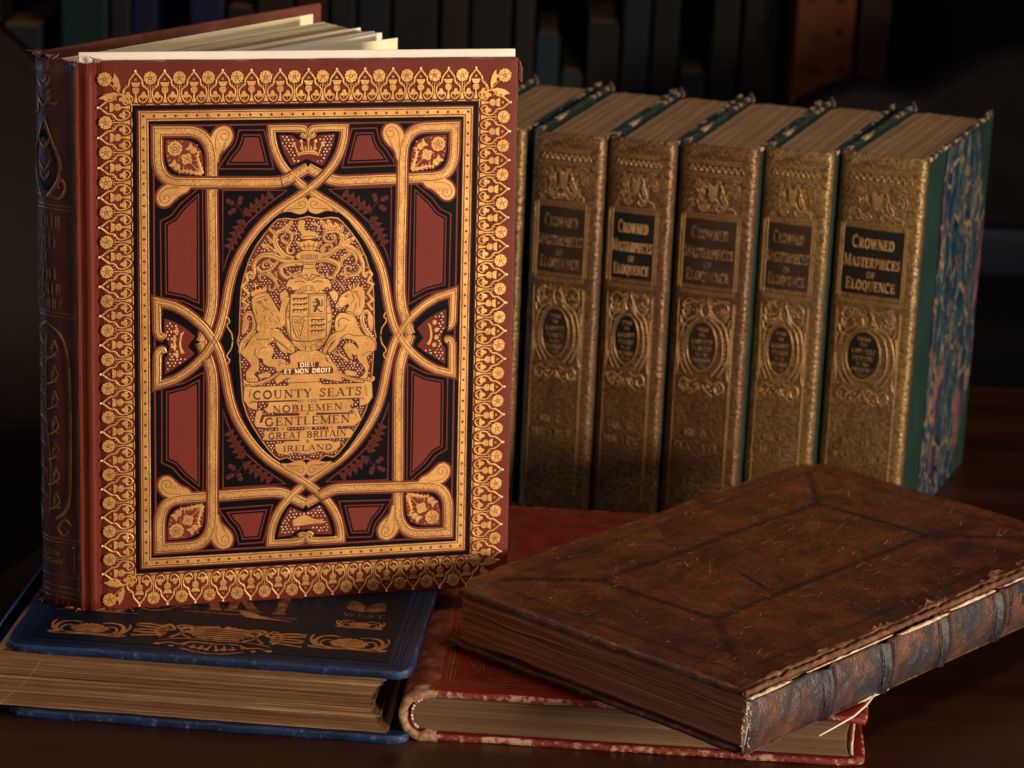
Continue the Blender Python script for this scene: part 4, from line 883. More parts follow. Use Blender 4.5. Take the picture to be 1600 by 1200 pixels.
# ground bracket, zig-zag ribbons, motto
scroll(B_([(300, 480), (340, 500), (430, 490), (520, 450), (590, 400)]), 1.7, 1.2); scroll(B_([(1305, 440), (1300, 465), (1200, 470), (1080, 435), (1010, 380)]), 1.7, 1.2)
for q in ([(410, 425), (480, 400), (515, 420), (500, 445), (425, 455)], [(1085, 400), (1105, 385), (1185, 405), (1180, 435), (1100, 430)], [(940, 270), (965, 270), (985, 310), (1040, 380), (1020, 400), (960, 330)], [(660, 275), (690, 265), (690, 330), (665, 325)]): gold(B_(q), .36, .08)
zz = [(375, 640), (350, 625), (320, 640), (330, 690), (290, 740), (345, 800), (290, 850), (330, 880), (305, 915)]; q = A_(zz); art.stroke('line', q, 2.0, .30); art.stroke('gold', q, 1.5, .31, .08); occ.append(offset(q, 1.2) + offset(q, -1.2)[::-1])
zz = [(1240, 640), (1285, 620), (1300, 640), (1270, 700), (1310, 720), (1270, 790), (1310, 840), (1270, 870), (1305, 920)]; q = A_(zz); art.stroke('line', q, 2.0, .30); art.stroke('gold', q, 1.5, .31, .08); occ.append(offset(q, 1.2) + offset(q, -1.2)[::-1])
gold(B_([(665, 270), (720, 240), (880, 240), (940, 265), (950, 320), (1060, 420), (1070, 480), (1000, 470), (900, 450), (890, 455), (890, 520), (720, 520), (715, 455), (640, 450), (560, 500), (540, 460), (610, 400), (600, 350), (665, 340)]), .33, .08)
art.fill('red', B_([(722, 326), (888, 321), (888, 360), (1000, 360), (1000, 412), (605, 425), (605, 380), (722, 372)]), .42)
c = B_([(800, 362)])[0]; text(art, 'goldb', 'DIEU', c[0], c[1], 2.5, 8.6, .43, .03, 1.35)
c = B_([(800, 410)])[0]; text(art, 'goldb', 'ET MON DROIT', c[0], c[1], 2.5, 26, .43, .03, 1.35)
art.fill('red', B_([(762, 470), (765, 500), (838, 500), (840, 470), (825, 485), (778, 485)]), .425); art.fill('line', circ(*B_([(800, 453)])[0], .85, 9), .425)
# title banners
def banner(P, z=.44): gold(B_(P), z, .08)
banner([(640, 460), (720, 440), (890, 440), (900, 530), (660, 540)], .36)
banner([(305, 520), (350, 505), (355, 640), (405, 640), (405, 700), (340, 680), (300, 620)]); banner([(1240, 470), (1300, 480), (1305, 600), (1270, 650), (1205, 668), (1205, 610), (1240, 600)])
banner([(345, 520), (640, 510), (660, 490), (900, 480), (920, 500), (1242, 486), (1242, 602), (350, 632)], .46)
banner([(720, 600), (890, 595), (890, 660), (720, 665)], .45)
banner([(490, 640), (1140, 615), (1165, 640), (1130, 665), (1150, 695), (1112, 718), (490, 722), (455, 690), (490, 672)], .46)
banner([(735, 700), (865, 695), (865, 760), (735, 760)], .45)
banner([(460, 752), (1165, 728), (1225, 770), (1190, 800), (1160, 820), (1120, 822), (470, 838), (400, 832), (380, 800), (440, 800)], .46)
banner([(400, 710), (420, 698), (450, 710), (430, 790), (405, 820), (380, 800)], .48); banner([(1145, 690), (1180, 680), (1215, 760), (1195, 780), (1165, 775)], .48)
banner([(770, 815), (830, 812), (830, 870), (770, 870)], .45); banner([(570, 830), (640, 826), (640, 870), (570, 872)], .45); banner([(960, 820), (1030, 818), (1030, 860), (960, 860)], .45)
banner([(450, 865), (700, 860), (1130, 845), (1160, 870), (1135, 915), (700, 930), (480, 935), (440, 930), (465, 900)], .46)
banner([(735, 915), (850, 910), (850, 960), (735, 965)], .45)
banner([(545, 965), (600, 960), (620, 945), (970, 935), (1010, 950), (1055, 938), (1050, 985), (1010, 1020), (950, 1035), (900, 1020), (800, 1045), (700, 1030), (640, 1050), (570, 1040), (545, 1005)], .46)
def title(s, by, h, wd, z=.55, fat=1.3):
    c = B_([(800, by)])[0]; text(art, 'line', s, c[0], c[1] - h / 2, h, wd, z, 0, fat)
title('COUNTY SEATS', 566, 4.6, 60.5); title('OF THE', 628, 1.7, 11); title('NOBLEMEN', 681, 3.7, 39); title('&', 722, 1.9, None); title('GENTLEMEN', 779, 4.5, 47.5); title('OF', 839, 1.5, 3.6); title('GREAT BRITAIN', 889, 3.6, 43.5); title('&', 938, 1.8, None); title('IRELAND', 993, 3.2, 27.5)
for x, y in ((352, 645), (1232, 610), (605, 845), (990, 832)): art.fill('line', circ(*B_([(x, y)])[0], .42, 7), .57)
eng(B_([(355, 530), (345, 600)]), .2, .57, 0); eng(B_([(1252, 500), (1262, 590)]), .2, .57, 0); eng(B_([(440, 745), (425, 800)]), .2, .57, 0); eng(B_([(1160, 700), (1190, 765)]), .2, .57, 0)
art.dots('goldb', offset(med, -.7, True), 1.85, .37, .30, occ)
TOOL = {'gold': ('gilt_tooling', M['gold']), 'goldb': ('gilt_stippling', M['goldb']), 'line': ('engraved_lines', M['gline']), 'black': ('black_stamping', M['black']), 'inlay': ('red_inlay', M['inlay']), 'oak': ('oak_sprays', M['oak']), 'red': ('shield_ground', M['red'])}
art.build(TOOL, FB)
# white card inside the front board, joint, spine, back board, leaves
bm = rbox(-.0045, .2325, .0036, .0052, .002, .3035, bev=.0006, seg=2, cuts=12)
for v in bm.verts: v.co = Vector(lean(v.co.x, v.co.y + (v.co.x - .1) * .0, v.co.z))
bobj('white_endpaper', bm, M['white'], RB, True)
def profile(pts, name, mat, z0, z1, nz=40, th=.0012, jit=0, topjit=0):
    P = sp(pts, 8); V = []; F = []; N = len(P)
    nn = normals(P, False)
    for side in (0, 1):
        for k in range(nz + 1):
            for i, ((x, y), n) in enumerate(zip(P, nn)):
                z = z0 + (z1 - z0) * k / nz; o = side * th
                q = Vector(lean(x / 1000 - n[0] * o, y / 1000 - n[1] * o, z)); q += noise.noise_vector(q * 60) * jit
                if k in (0, nz): q.z += noise.noise(Vector((i * .35, k, side * .1))) * topjit
                V.append(q)
    M_ = (nz + 1) * N
    for k in range(nz):
        for i in range(N - 1):
            a = k * N + i; F.append((a, a + N, a + N + 1, a + 1)); F.append((M_ + a, M_ + a + 1, M_ + a + N + 1, M_ + a + N))
    for i in range(N - 1): F.append((i, i + 1, M_ + i + 1, M_ + i)); a = nz * N + i; F.append((a, M_ + a, M_ + a + 1, a + 1))
    for k in range(nz): a = k * N; F.append((a, M_ + a, M_ + a + N, a + N)); a += N - 1; F.append((a, a + N, M_ + a + N, M_ + a))
    return mobj(name, V, F, mat, RB, True)
joint = [(-6.5, -.6), (-5.2, .9), (-3.6, .2), (-1.6, -1.3), (.6, -1.5), (2.6, -.3), (4.0, 1.2), (5.6, .8), (7.2, .2)]
profile(joint, 'joint', M['red'], .0005, .2985, th=-.0012, jit=.0003, topjit=.0008)
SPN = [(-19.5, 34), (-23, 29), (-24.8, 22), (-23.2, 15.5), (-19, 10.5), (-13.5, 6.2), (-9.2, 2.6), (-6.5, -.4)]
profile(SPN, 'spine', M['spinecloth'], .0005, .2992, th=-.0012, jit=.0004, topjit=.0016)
SPo = [o for o in RB.children if o.name.startswith('spine')][0]
spl = sp(SPN, 10); cum = [0]
for a, b in zip(spl, spl[1:]): cum.append(cum[-1] + math.hypot(b[0] - a[0], b[1] - a[1]))
SLEN = cum[-1]
def spT(x, y, z):
    """x: mm along the spine from the front joint, y: height"""
    s = SLEN - x; i = 0
    while i < len(cum) - 2 and cum[i + 1] < s: i += 1
    t = (s - cum[i]) / (cum[i + 1] - cum[i]); a, b = spl[i], spl[i + 1]; d = Vector((b[0] - a[0], b[1] - a[1])).normalized(); n = Vector((d.y, -d.x))
    if n.x * 1 + n.y * 0 > 0 and False: n = -n
    X = a[0] + (b[0] - a[0]) * t; Y = a[1] + (b[1] - a[1]) * t; n = -Vector((-d.y, d.x))
    return lean((X + n.x * (z + .35)) / 1000, (Y + n.y * (z + .35)) / 1000, y / 1000)
sa = Art(spT)
def vline(x, y0, y1, w=.3, z=.05, m='g', h=.05): sa.stroke(m, [(x, y0 + (y1 - y0) * i / 10) for i in range(11)], w, z, h)
def hline(y, x0, x1, w=.5, z=.05, m='g'): sa.stroke(m, [(x0 + (x1 - x0) * i / 16, y) for i in range(17)], w, z, .06)
vline(1.2, 6, 294, .35); vline(2.4, 8, 292, .18); vline(SLEN - 2, 6, 294, .35)
for y in range(30, 280, 1):
    if y % 2 == 0: sa.fill('g', circ(1.8, y * 1.0, .16, 5), .05)
for y in (293, 222, 220, 164, 162, 39, 37, 18, 12, 9, 6): hline(y, 2.5, SLEN - 2.2, .5)
xc = SLEN / 2 - 1
def sleaf(cx, cy, k, rot): # acanthus pair
    for sg in (1, -1):
        P = [(0, 0), (2.5, 1.2), (4.5, 4), (4.2, 7), (3.4, 4.6), (1.6, 2.6)]
        P = [(cx + k * (sg * x * math.cos(R(rot)) - y * math.sin(R(rot))), cy + k * (sg * x * math.sin(R(rot)) + y * math.cos(R(rot)))) for x, y in P]; sa.fill('g', sp(P, 3, True), .06, .12)
for s_ in (1, -1):
    q = sp([(xc, 268), (xc + s_ * 5, 256), (xc + s_ * 10, 244), (xc + s_ * 8, 234), (xc + s_ * 2, 226)], 5); sa.stroke('g', q, 1.7, .05, .14); sa.stroke('l', q, .3, .2)
    q = sp([(xc + s_ * 3, 227), (xc + s_ * 9, 226), (xc + s_ * 13, 231), (xc + s_ * 11, 236), (xc + s_ * 8, 233), (xc + s_ * 9.5, 231)], 5); sa.stroke('g', q, 1.4, .05, .12)
    q = sp([(xc, 158), (xc + s_ * 10, 150), (xc + s_ * 14, 130), (xc + s_ * 14, 80), (xc + s_ * 12, 58), (xc + s_ * 5, 50)], 6); sa.stroke('g', q, 1.6, .05, .12); sa.stroke('l', q, .3, .18)
    q = sp([(xc + s_ * 13, 44), (xc + s_ * 9, 41), (xc + s_ * 6, 45), (xc + s_ * 10, 50), (xc + s_ * 14, 47)], 5); sa.stroke('g', q, 1.3, .05, .12)
sleaf(xc, 283, 1.0, 0); sleaf(xc, 274, 1.1, 0); sa.fill('g', circ(xc, 289, 2.6, 10), .07, .14); sa.fill('l', circ(xc, 289, .8, 7), .22)
sleaf(xc - 2, 277, .9, 60); sleaf(xc + 4, 270, 1.0, -50)
sa.fill('k', sp([(xc, 262), (xc + 6, 250), (xc + 7, 243), (xc + 4, 234), (xc, 229), (xc - 4, 234), (xc - 7, 243), (xc - 6, 250)], 3, True), .045)
for y, k in ((252, .8), (235, .7), (240, .9)): sleaf(xc, y, k, 0)
for i, y in enumerate(range(54, 152, 7)):
    sg = 1 if i % 2 else -1
    sa.stroke('g', sp([(xc, y), (xc + sg * 4, y + 2), (xc + sg * 7, y + 6), (xc + sg * 5, y + 9), (xc + sg * 3, y + 6)], 4), .9, .05, .1); sleaf(xc + sg * 3, y + 3, .6, -sg * 60); sa.fill('g', circ(xc - sg * 5, y + 3, 1.2, 7), .05, .1)
sa.stroke('g', sp([(xc, 52), (xc - 1.5, 80), (xc + 1.5, 110), (xc, 152)], 6), .9, .06, .12)
for y0_, y1_ in ((21, 35),):
    sa.stroke('g', [(5, y0_), (SLEN - 6, y0_), (SLEN - 6, y1_), (5, y1_)], .5, .05, .06, closed=True)
sa.T = lambda x, y, z: spT(2 * xc - x, y, z)
GLYPH['K'] = (.86, GLYPH['R'][1][:3] + [((.2, .42), (.7, 1), w_), ((.36, .55), (.74, .02), W)]); GLYPH['Z'] = (.72, [((.06, .965), (.62, .965), w_), ((.62, .98), (.06, .02), W), ((.06, .035), (.64, .035), w_), ((.64, 0), (.65, .24), w_), ((.06, 1), (.06, .78), w_)])
text(sa, 'g', 'WILLIAM', xc, 29.2, 2.6, 13, .06, .05, 1.2); text(sa, 'g', 'MACKENZIE', xc, 24.8, 2.6, 17, .06, .05, 1.1); sa.T = spT
# black-letter title: pointed vertical strokes
BLK = {'o': [0, 1], 'u': [0, 1], 'n': [0, 1], 'm': [0, 1, 2], 'i': [0], 'l': [10], 't': [12], 'r': [0], 'e': [0], 'a': [0, 1], 's': [0], 'y': [0, 1], 'f': [10], 'd': [0, 11], 'C': [10, 1], 'S': [0, 11], 'G': [10, 1], 'B': [10, 1], 'I': [10], '&': [10, 1], ' ': []}
def black(s, cx, y, h, width):
    tot = sum(len(BLK[c]) + .55 if BLK[c] else 1 for c in s); k = width / tot; x = cx - width / 2
    # the spine is seen from its front edge: x grows away from the reader's right
    for c in s:
        st = BLK[c]
        for i, q in enumerate(st):
            X = 2 * cx - (x + (i + .5) * k); top = h if q < 10 else h * 1.45
            if q == 12: top = h * 1.25
            sa.stroke('t', [(X, y + .1 * h), (X, y + top - .1 * h)], .48 * k, .07, .08)
            for yy in (y + .08 * h, y + top - .08 * h): sa.fill('t', [(X - .42 * k, yy), (X, yy - .13 * h), (X + .42 * k, yy), (X, yy + .13 * h)], .08, .06, .06)
        X = 2 * cx - (x + .5 * k)
        if c in 'oudaCGBSn&': 
            a, b = ((X, y + h * .95), (X - k, y + h * .95)); sa.stroke('t', [a, b], .2 * k, .08)
        if c in 'oudCGBS&t': sa.stroke('t', [(X, y + h * .06), (X - k * .9, y + h * .06)], .2 * k, .08)
        if c in 'easG': sa.stroke('t', [(X + .2 * k, y + h * .5), (X - k * .7, y + h * .7)], .22 * k, .08)
        if c in 'ertf': sa.stroke('t', [(X, y + h * .93), (X - k * .75, y + h * .8)], .35 * k, .08)
        if c == 'y': sa.stroke('t', sp([(X - k, y + .1 * h), (X - k * 1.1, y - .35 * h), (X - k * .2, y - .45 * h)], 3), .3 * k, .08)
        x += (len(st) + .55) * k if st else k
for s, y, h, wd in (('County', 210, 6.0, 24), ('Seats', 199, 6.0, 19), ('of', 191, 4.0, 6), ('Great', 182, 5.5, 19), ('Britain', 174, 5.5, 24), ('& Ireland', 166, 5.2, 26)): black(s, xc + 1.5, y, h, wd)
sa.build({'g': ('gilt_ornament', M['goldspine']), 'l': ('engraved_lines', M['gline']), 'k': ('black_stamping', M['black']), 't': ('gilt_lettering', M['goldspine'])}, SPo)
# frayed caps at head and tail
random.seed(3)
for zb in (.2988, .0015):
    for i in range(9):
        t = random.random(); p = spl[int(t * (len(spl) - 2))] if i < 6 else (-3 + i, -.5); q = []
        for k in range(5): q.append(Vector(lean(p[0] / 1000 + random.uniform(-.0012, .0012) * k, p[1] / 1000 + random.uniform(-.001, .001) * k - .0008, zb + (1 if zb > .1 else -.1) * .0007 * k + random.uniform(-.0004, .0004))))
        tube('frayed_thread', q, .00045, M['redthread'], SPo, 5, .0002)
q = [Vector(lean((SPN[0][0] + (SPN[7][0] - SPN[0][0]) * i / 12) / 1000 - .0005, (SPN[0][1] + (SPN[7][1] - SPN[0][1]) * i / 12) / 1000, .2975)) for i in range(13)]
tube('headband', q, .0012, M['bluecap'], SPo, 6)
for i in range(6):
    z0 = .297 - i * .0015; tube('frayed_thread', [Vector(lean(.2335 + .0006 * k, -.0005 * k, z0 - .0012 * k + random.uniform(-.0006, .0006))) for k in range(4)], .0006, M['redthread'], FB, 5, .0003)
# back board, opened about 41 degrees
ANG = math.atan2(183.6 - 33, 160.6 + 19.5)
BB = empty('x', '', ''); COL.objects.unlink(BB); bpy.data.objects.remove(BB)
def place(o, x, y, a):
    """stand a part on the table plane of the book, turned by a; sheared with the book's lean"""
    for v in o.data.vertices:
        c = v.co; X = x + c.x * math.cos(a) - c.y * math.sin(a); Y = y + c.x * math.sin(a) + c.y * math.cos(a); v.co = Vector(lean(X, Y, c.z))
    return o
b = worn_board('back_board', (0, .2345, -.0035, 0, .0004, .2996), 1, M['redback'], M['redback'], RB, cuts=20, jit=.0003); place(b, -.0195, .0345, ANG)
e = bobj('cream_endpaper', rbox(.004, .2255, -.0042, -.0037, .004, .2942, bev=.0002, seg=1), M['cream'], RB); place(e, -.0195, .0345, ANG)
rnd = random.Random(5)
PR = [(-10, 22), (31, 50.5), (68, 82), (111, 117.5), (157, 153.5)]; PF = [(1, 8), (42, 19), (99, 46), (141, 77), (181, 110)]
def leaf_mesh(path, th, V, F, fm, ztop, top=1):
    P = sp(path, 4); nn = normals(P, False); b = len(V); n = len(P)
    for (x, y), q in zip(P, nn):
        for o in (-th / 2, th / 2):
            for z in (.004, ztop + noise.noise(Vector((x * .03, y * .02, th))) * .0002): V.append(lean((x + q[0] * o) / 1000, (y + q[1] * o) / 1000, z))
    for i in range(n - 1):
        a = b + i * 4; c = a + 4; F.extend([(a, c, c + 1, a + 1), (a + 2, a + 3, c + 3, c + 2), (a + 1, c + 1, c + 3, a + 3), (a, a + 2, c + 2, c)]); fm.extend([0, 0, top, top])
    a = b + (n - 1) * 4; F.append((a, a + 2, a + 3, a + 1)); fm.append(0)
def between(t, dx=0, dy=0): return [(a[0] + (b[0] - a[0]) * t + dx * i / 4, a[1] + (b[1] - a[1]) * t + dy * i / 4) for i, (a, b) in enumerate(zip(PR, PF))]
V, F, fm = [], [], []
N_ = 84
for i in range(N_):
    t = i / (N_ - 1) * .80; pale = i < 2 or abs(i - 52) < 1 or rnd.random() < .04
    leaf_mesh(between(t, rnd.uniform(-1.2, 1.2), rnd.uniform(-.3, .3)), .44, V, F, fm, .2928 + rnd.uniform(-.00004, .00004) + (.0003 if pale else 0), 0 if pale else 1)
mobj('page_block', V, F, None, RB, mats=[M['cream'], M['leafedge']], fm=fm)
for t, dx, th in ((.58, 3.5, .3), (.83, 1, .2), (.86, -1, .2), (.89, 1, .3), (.93, 2, .6), (.96, 3, .8), (1.0, 0, .9), (1.03, -2, .5)):
    V, F, fm = [], [], []; leaf_mesh(between(t, dx, dx * .3), th, V, F, fm, .2941 + rnd.uniform(-.0002, .0003), 0); mobj('loose_leaf', V, F, None, RB, mats=[M['white'], M['white']], fm=fm)
V, F, fm = [], [], []; leaf_mesh([(3, 7), (52, 21), (99, 44), (145, 68), (188.4, 95.4)], .3, V, F, fm, .2940, 0); mobj('loose_leaf', V, F, None, RB, mats=[M['cream'], M['cream']], fm=fm)
# ------------------------------------------------------------------ blue book lying on the table
BW, BD, BT = .2165, .225, .0417
BK = empty('book', 'thick navy blue cloth book lying flat under the standing book, copper ornament on its cover', 'book', (-.2622, 1.3883, 0), -4.5189)
def cover_board(name, z0, z1):
    bm = rbox(0, BW, 0, BD, z0, z1, bev=.0015, seg=3, cuts=40, jit=.0005, js=70)
    for f in bm.faces:
        f.smooth = True; c = f.calc_center_median()
        if abs(f.normal.z) < .93 or min(c.x, BW - c.x, c.y) < .0022: f.material_index = 1
    for v in bm.verts:      # rubbed, slightly rounded and drooping corners
        for cx, cy in ((0, 0), (BW, 0)):
            d = math.hypot(v.co.x - cx, v.co.y - cy)
            if d < .012:
                k = (1 - d / .012) ** 2; v.co.z += noise.noise(v.co * 300) * .0015 * k - .0006 * k; v.co.x += (.004 if cx == 0 else -.003) * k; v.co.y += .003 * k
    return bobj(name, bm, None, BK, mats=[M['navy'], M['navyedge']])
lowb = cover_board('lower_board', 0, .0048); topb = cover_board('upper_board', BT - .0048, BT)
def out_blue(t, j, rnd):
    z = t * 2 - 1; e = .1955 + .0095 * z * z + j * 2 + (.002 * rnd.random() if rnd.random() < .4 else 0)
    P = [(-.0085 + .004 * z * z, .0045 + j), ]
    n = 26
    for i in range(n + 1): x = -.0045 + (e + .004) * i / n; P.append((x, .0045 + j + noise.noise(Vector((x * 60, t * 9, 0))) * .0006))
    P += [(e + .0002, .08), (e, BD - .006), (-.0085 + .004 * z * z, BD - .006)]
    return P
layers('page_block', out_blue, .0048, BT - .0048, 84, M['pg_blue'], BK, jit=.00036, seed=4)
V = []; F = []
for i in range(9):
    a = math.pi / 2 * (1 - i / 4); 
    for y in (.002, BD - .002):
        for o in (0, .0015): V.append((-.0085 - (.0065 - o) * math.cos(a), y, BT / 2 + (BT / 2 - .001 - o) * math.sin(a)))
for i in range(8):
    a = i * 4; b = a + 4; F += [(a, a + 2, b + 2, b), (a + 1, b + 1, b + 3, a + 3), (a, b, b + 1, a + 1), (a + 2, a + 3, b + 3, b + 2)]
mobj('spine', V, F, M['navyedge'], BK, True)
ba = Art(lambda x, y, z: (x / 1000, y / 1000, BT + .0003 + z / 1000))
for ins, wd in ((6.5, .7), (8.5, .3)): ba.stroke('k', [(ins, ins), (216.5 - ins, ins), (216.5 - ins, 219), (ins, 219)], wd, .03, closed=True)
ba.fill('p', [(13, 11.5), (203, 11.5), (203, 214), (13, 214)], .03)
for x in (11.5, 205.5): ba.stroke('k', [(x, 8), (x, 215)], .8, .03)
def fan(cx, cy, wd, ht, n=9, m='c'):
    """palmette: pointed leaves fanned over a base"""
    for i in range(n):
        a = math.pi * (i + .5) / n; rx, ry = wd * math.cos(a), ht * (.35 + .65 * math.sin(a)); px_, py_ = -ry, rx; k = .055 * wd / 8 + .05
        q = [(cx, cy), (cx + rx * .5 - py_ * .0 - ry * k * 2.2, cy + ry * .5 + rx * k * 2.2), (cx + rx, cy + ry * .95), (cx + rx * .5 + ry * k * 2.2, cy + ry * .5 - rx * k * 2.2)]
        ba.fill(m, sp(q, 3, True), .06)
    ba.fill(m, circ(cx, cy + 1, wd * .14, 9, ht * .14), .07)
def orn(cx, cy, wd, ht):
    fan(cx, cy - ht * .30, wd * .24, ht * .62, 9)
    for s in (1, -1):
        def Q(p): return [(cx + s * x * wd / 2, cy + y * ht / 2) for x, y in p]
        ba.stroke('c', sp(Q([(.0, -.72), (.3, -.8), (.6, -.72), (.72, -.25), (.6, .2), (.42, .05), (.5, -.2)]), 5), ht * .08, .05, w1=ht * .05)
        ba.stroke('c', sp(Q([(.25, .62), (.5, .75), (.75, .55), (.86, .1), (.85, -.4), (.72, -.8)]), 5), ht * .04, .05, w1=ht * .16)
        ba.stroke('c', sp(Q([(.95, .75), (1.0, .3), (.93, -.3), (.8, -.75), (1.0, -.85)]), 5), ht * .05, .05, w1=ht * .12)
        ba.stroke('c', sp(Q([(.0, -.88), (.4, -.95), (.9, -.98)]), 4), ht * .07, .05)
        for k in range(4): ba.fill('c', circ(*Q([(.12 + .09 * k, -.55 + .1 * (k % 2))])[0], ht * .05, 7), .055)
orn(39.5, 30, 42, 21); orn(179, 35, 42, 21)
def strap(x0, x1, yc, ht):
    n = 4
    for s in (1, -1):
        for k in range(3): 
            yy = yc + s * ht * (.12 + .13 * k); ba.stroke('c', sp([(x0 + k * 1.2, yy + s), (x0 + 6, yy), (x0 + 14, yy + s * .6), (x0 + 22, yc + s * ht * .3)], 4), 1.25, .05)
cx, cy = 109, 33
for s in (1, -1):
    def X(v): return cx + s * v
    for k in range(5):
        yy = cy + (k - 2) * 4.1; ba.stroke('c', sp([(X(46), yy + (1 if k % 2 else -1)), (X(40), yy), (X(33), yy * .8 + cy * .2), (X(28), cy + (k - 2) * 2.4)], 4), 2.1, .05, w1=1.4)
    ba.stroke('c', sp([(X(30), cy - 9), (X(34), cy), (X(29), cy + 9), (X(25), cy + 3), (X(30), cy + 1)], 5), 1.9, .06)
    ba.stroke('c', sp([(X(25), cy - 9), (X(20), cy), (X(24), cy + 8), (X(17), cy + 9), (X(15), cy + 3), (X(20), cy - 2), (X(14), cy - 8)], 5), 1.7, .06)
    for k in range(6): ba.fill('c', circ(X(3 + k * 3.4), cy + 10 - k * .8, 1.9, 8), .05)
    for k in range(6): ba.stroke('c', [(cx, cy + 8 - k * 3.0), (X(19 - abs(k - 2) * 2.4), cy + 7 - k * 2.6)], 1.7, .055)
    ba.stroke('c', sp([(X(0), cy - 9.5), (X(18), cy - 9), (X(30), cy - 13)], 4), 1.2, .05, w1=.6)
    ba.stroke('c', sp([(X(0), 19), (X(12), 20), (X(18), 16), (X(24), 17.5), (X(29), 14.5)], 4), 1.6, .05, w1=1.0); ba.fill('c', circ(X(30), 14.5, 1.9, 8, 1.5), .05); ba.fill('c', circ(X(22), 12.5, 1.5, 8), .05)
    for k in range(4): ba.stroke('c', sp([(X(1 + k * 4.5), 17), (X(3 + k * 4.5), 11 + k), (X(6 + k * 3.5), 14)], 4), 1.0, .05)
    ba.stroke('c', sp([(cx, 5.5), (X(9), 7), (X(17), 11)], 4), 1.3, .05)
    for k in range(3): ba.fill('c', circ(X(2.5 + 4 * k), 10.5 + k, 1.5, 8), .055)
text(ba, 'd', 'ART', 113, 68, 34, 62, .05, 0, .95)
ba.stroke('c', sp([(60, 63), (66, 61), (74, 64), (82, 74), (88, 90)], 5), 1.3, .05, w1=.5); ba.stroke('c', sp([(58, 66), (66, 65), (72, 70), (78, 82)], 5), .8, .05)
ba.stroke('c', [(84, 63.5), (146, 63.0)], .55, .05); ba.fill('c', sp([(113, 70), (118, 61), (130, 59.5), (144, 58.5), (128, 62.5), (121, 68)], 3, True), .05)
orn(181, 62, 26, 12); text(ba, 'd', 'WEST', 181, 73, 4.5, 23, .05, 0, 1.2)
for s in (1, -1):
    for k in range(3): ba.fill('d', sp([(181, 82 + k * 3), (181 + s * 5, 81 + k * 4), (181 + s * 11, 85 + k * 4), (181 + s * 7, 88 + k * 4)], 3, True), .05)
orn(38, 60, 26, 11); ba.stroke('c', [(15, 53.5), (60, 54)], .5, .05)
for x in (23, 31, 39, 47, 54): ba.stroke('c', sp([(x - 3, 56), (x, 62), (x + 3, 57)], 4), 1.1, .05)
ba.build({'k': ('blind_lines', M['navyblack']), 'p': ('black_blocking', M['navyblack']), 'c': ('copper_ornament', M['copper']), 'd': ('faded_ornament', M['copperdim'])}, topb)
# a fine hair lying over its page edges
q = sp([(.0215, .043), (.019, .028), (.012, .015), (.003, .004), (-.006, -.006)], 6)
hp3 = [BK.matrix_basis @ Vector((.020 - .0008 * i - .00004 * i * i, -.0006 - .0018 * i * (i > 14) * .35, .0335 - .0016 * i)) for i in range(21)]
tag(tube('hair', hp3, .00007, M['stitch'], None, 4), 'fine pale hair hanging across the page edges of the blue book', 'hair')
# ------------------------------------------------------------------ crimson book lying on the table
LW, LD, LT = .2409, .3056, .0280
LK = empty('book', 'thin crimson leather book with rubbed tan edges lying flat beneath the old brown book', 'book', (-.0463, 1.3804, 0), -2.8258)
def red_board(name, z0, z1):
    bm = rbox(.009, LW, 0, LD, z0, z1, bev=.0016, seg=3, cuts=44, jit=.0005, js=80)
    for f in bm.faces:
        f.smooth = True; c = f.calc_center_median(); e = min(LW - c.x, c.y, LD - c.y)
        if abs(f.normal.z) < .9 or e < .003 or (LW - c.x + c.y) < .012: f.material_index = 1
    for v in bm.verts:
        d = math.hypot(v.co.x - LW, v.co.y)
        if d < .014: k = (1 - d / .014) ** 2; v.co.z += (-.0018 if z0 > .01 else .0008) * k; v.co.x -= .002 * k; v.co.y += .002 * k
    return bobj(name, bm, None, LK, mats=[M['crimson'], M['rubbed']])
red_board('lower_board', 0, .0036); ltop = red_board('upper_board', LT - .0036, LT)
# spine: one folded piece of leather, thick and suede-like where rubbed
po = [(14, 28.15), (8, 28.5), (2.5, 27.6), (-2.6, 24.2), (-5.4, 19), (-6.2, 13.5), (-5.2, 8), (-2.6, 3.6), (2, 1.0), (6.5, .1), (11, .2), (15, .0)]
pi_ = [(14, 24.6), (9.0, 24.9), (5.4, 23.4), (1.6, 21.4), (-.9, 17.8), (-1.6, 13.6), (-.9, 9.4), (1.2, 6.2), (4.6, 4.6), (8.2, 5.2), (11, 4.4), (15, 3.6)]
PO, PI = sp(po, 5), sp(pi_, 5); N = len(PO); V = []; F = []; ys = [-.0012, 0, .0012] + [LD * i / 36 for i in range(1, 36)] + [LD - .001, LD + .001]
for k, y in enumerate(ys):
    for j, (A, B) in enumerate(zip(PO, PI)):
        s = .0009 if k in (0, len(ys) - 1) else 0
        for P, sg in ((A, 1), (B, -1)):
            q = Vector((P[0] / 1000 + sg * (s if P[0] < 3 else 0), y, P[1] / 1000)); q += noise.noise_vector(q * 120) * .0005; V.append(q)
for k in range(len(ys) - 1):
    for j in range(N - 1):
        a = (k * N + j) * 2; b = a + 2; c = a + 2 * N; d = c + 2; F += [(a, b, d, c), (a + 1, c + 1, d + 1, b + 1)]
for j in range(N - 1):
    a = j * 2; F.append((a, a + 1, a + 3, a + 2)); a += (len(ys) - 1) * N * 2; F.append((a, a + 2, a + 3, a + 1))
fm = []
for f in F:
    c = sum((V[i] for i in f), Vector()) / len(f); fm.append(0 if c.y < .0035 + .006 * (noise.noise(c * 170) + .3) else 1)
mobj('spine', V, F, None, LK, True, mats=[M['suede'], M['spineback']], fm=fm)
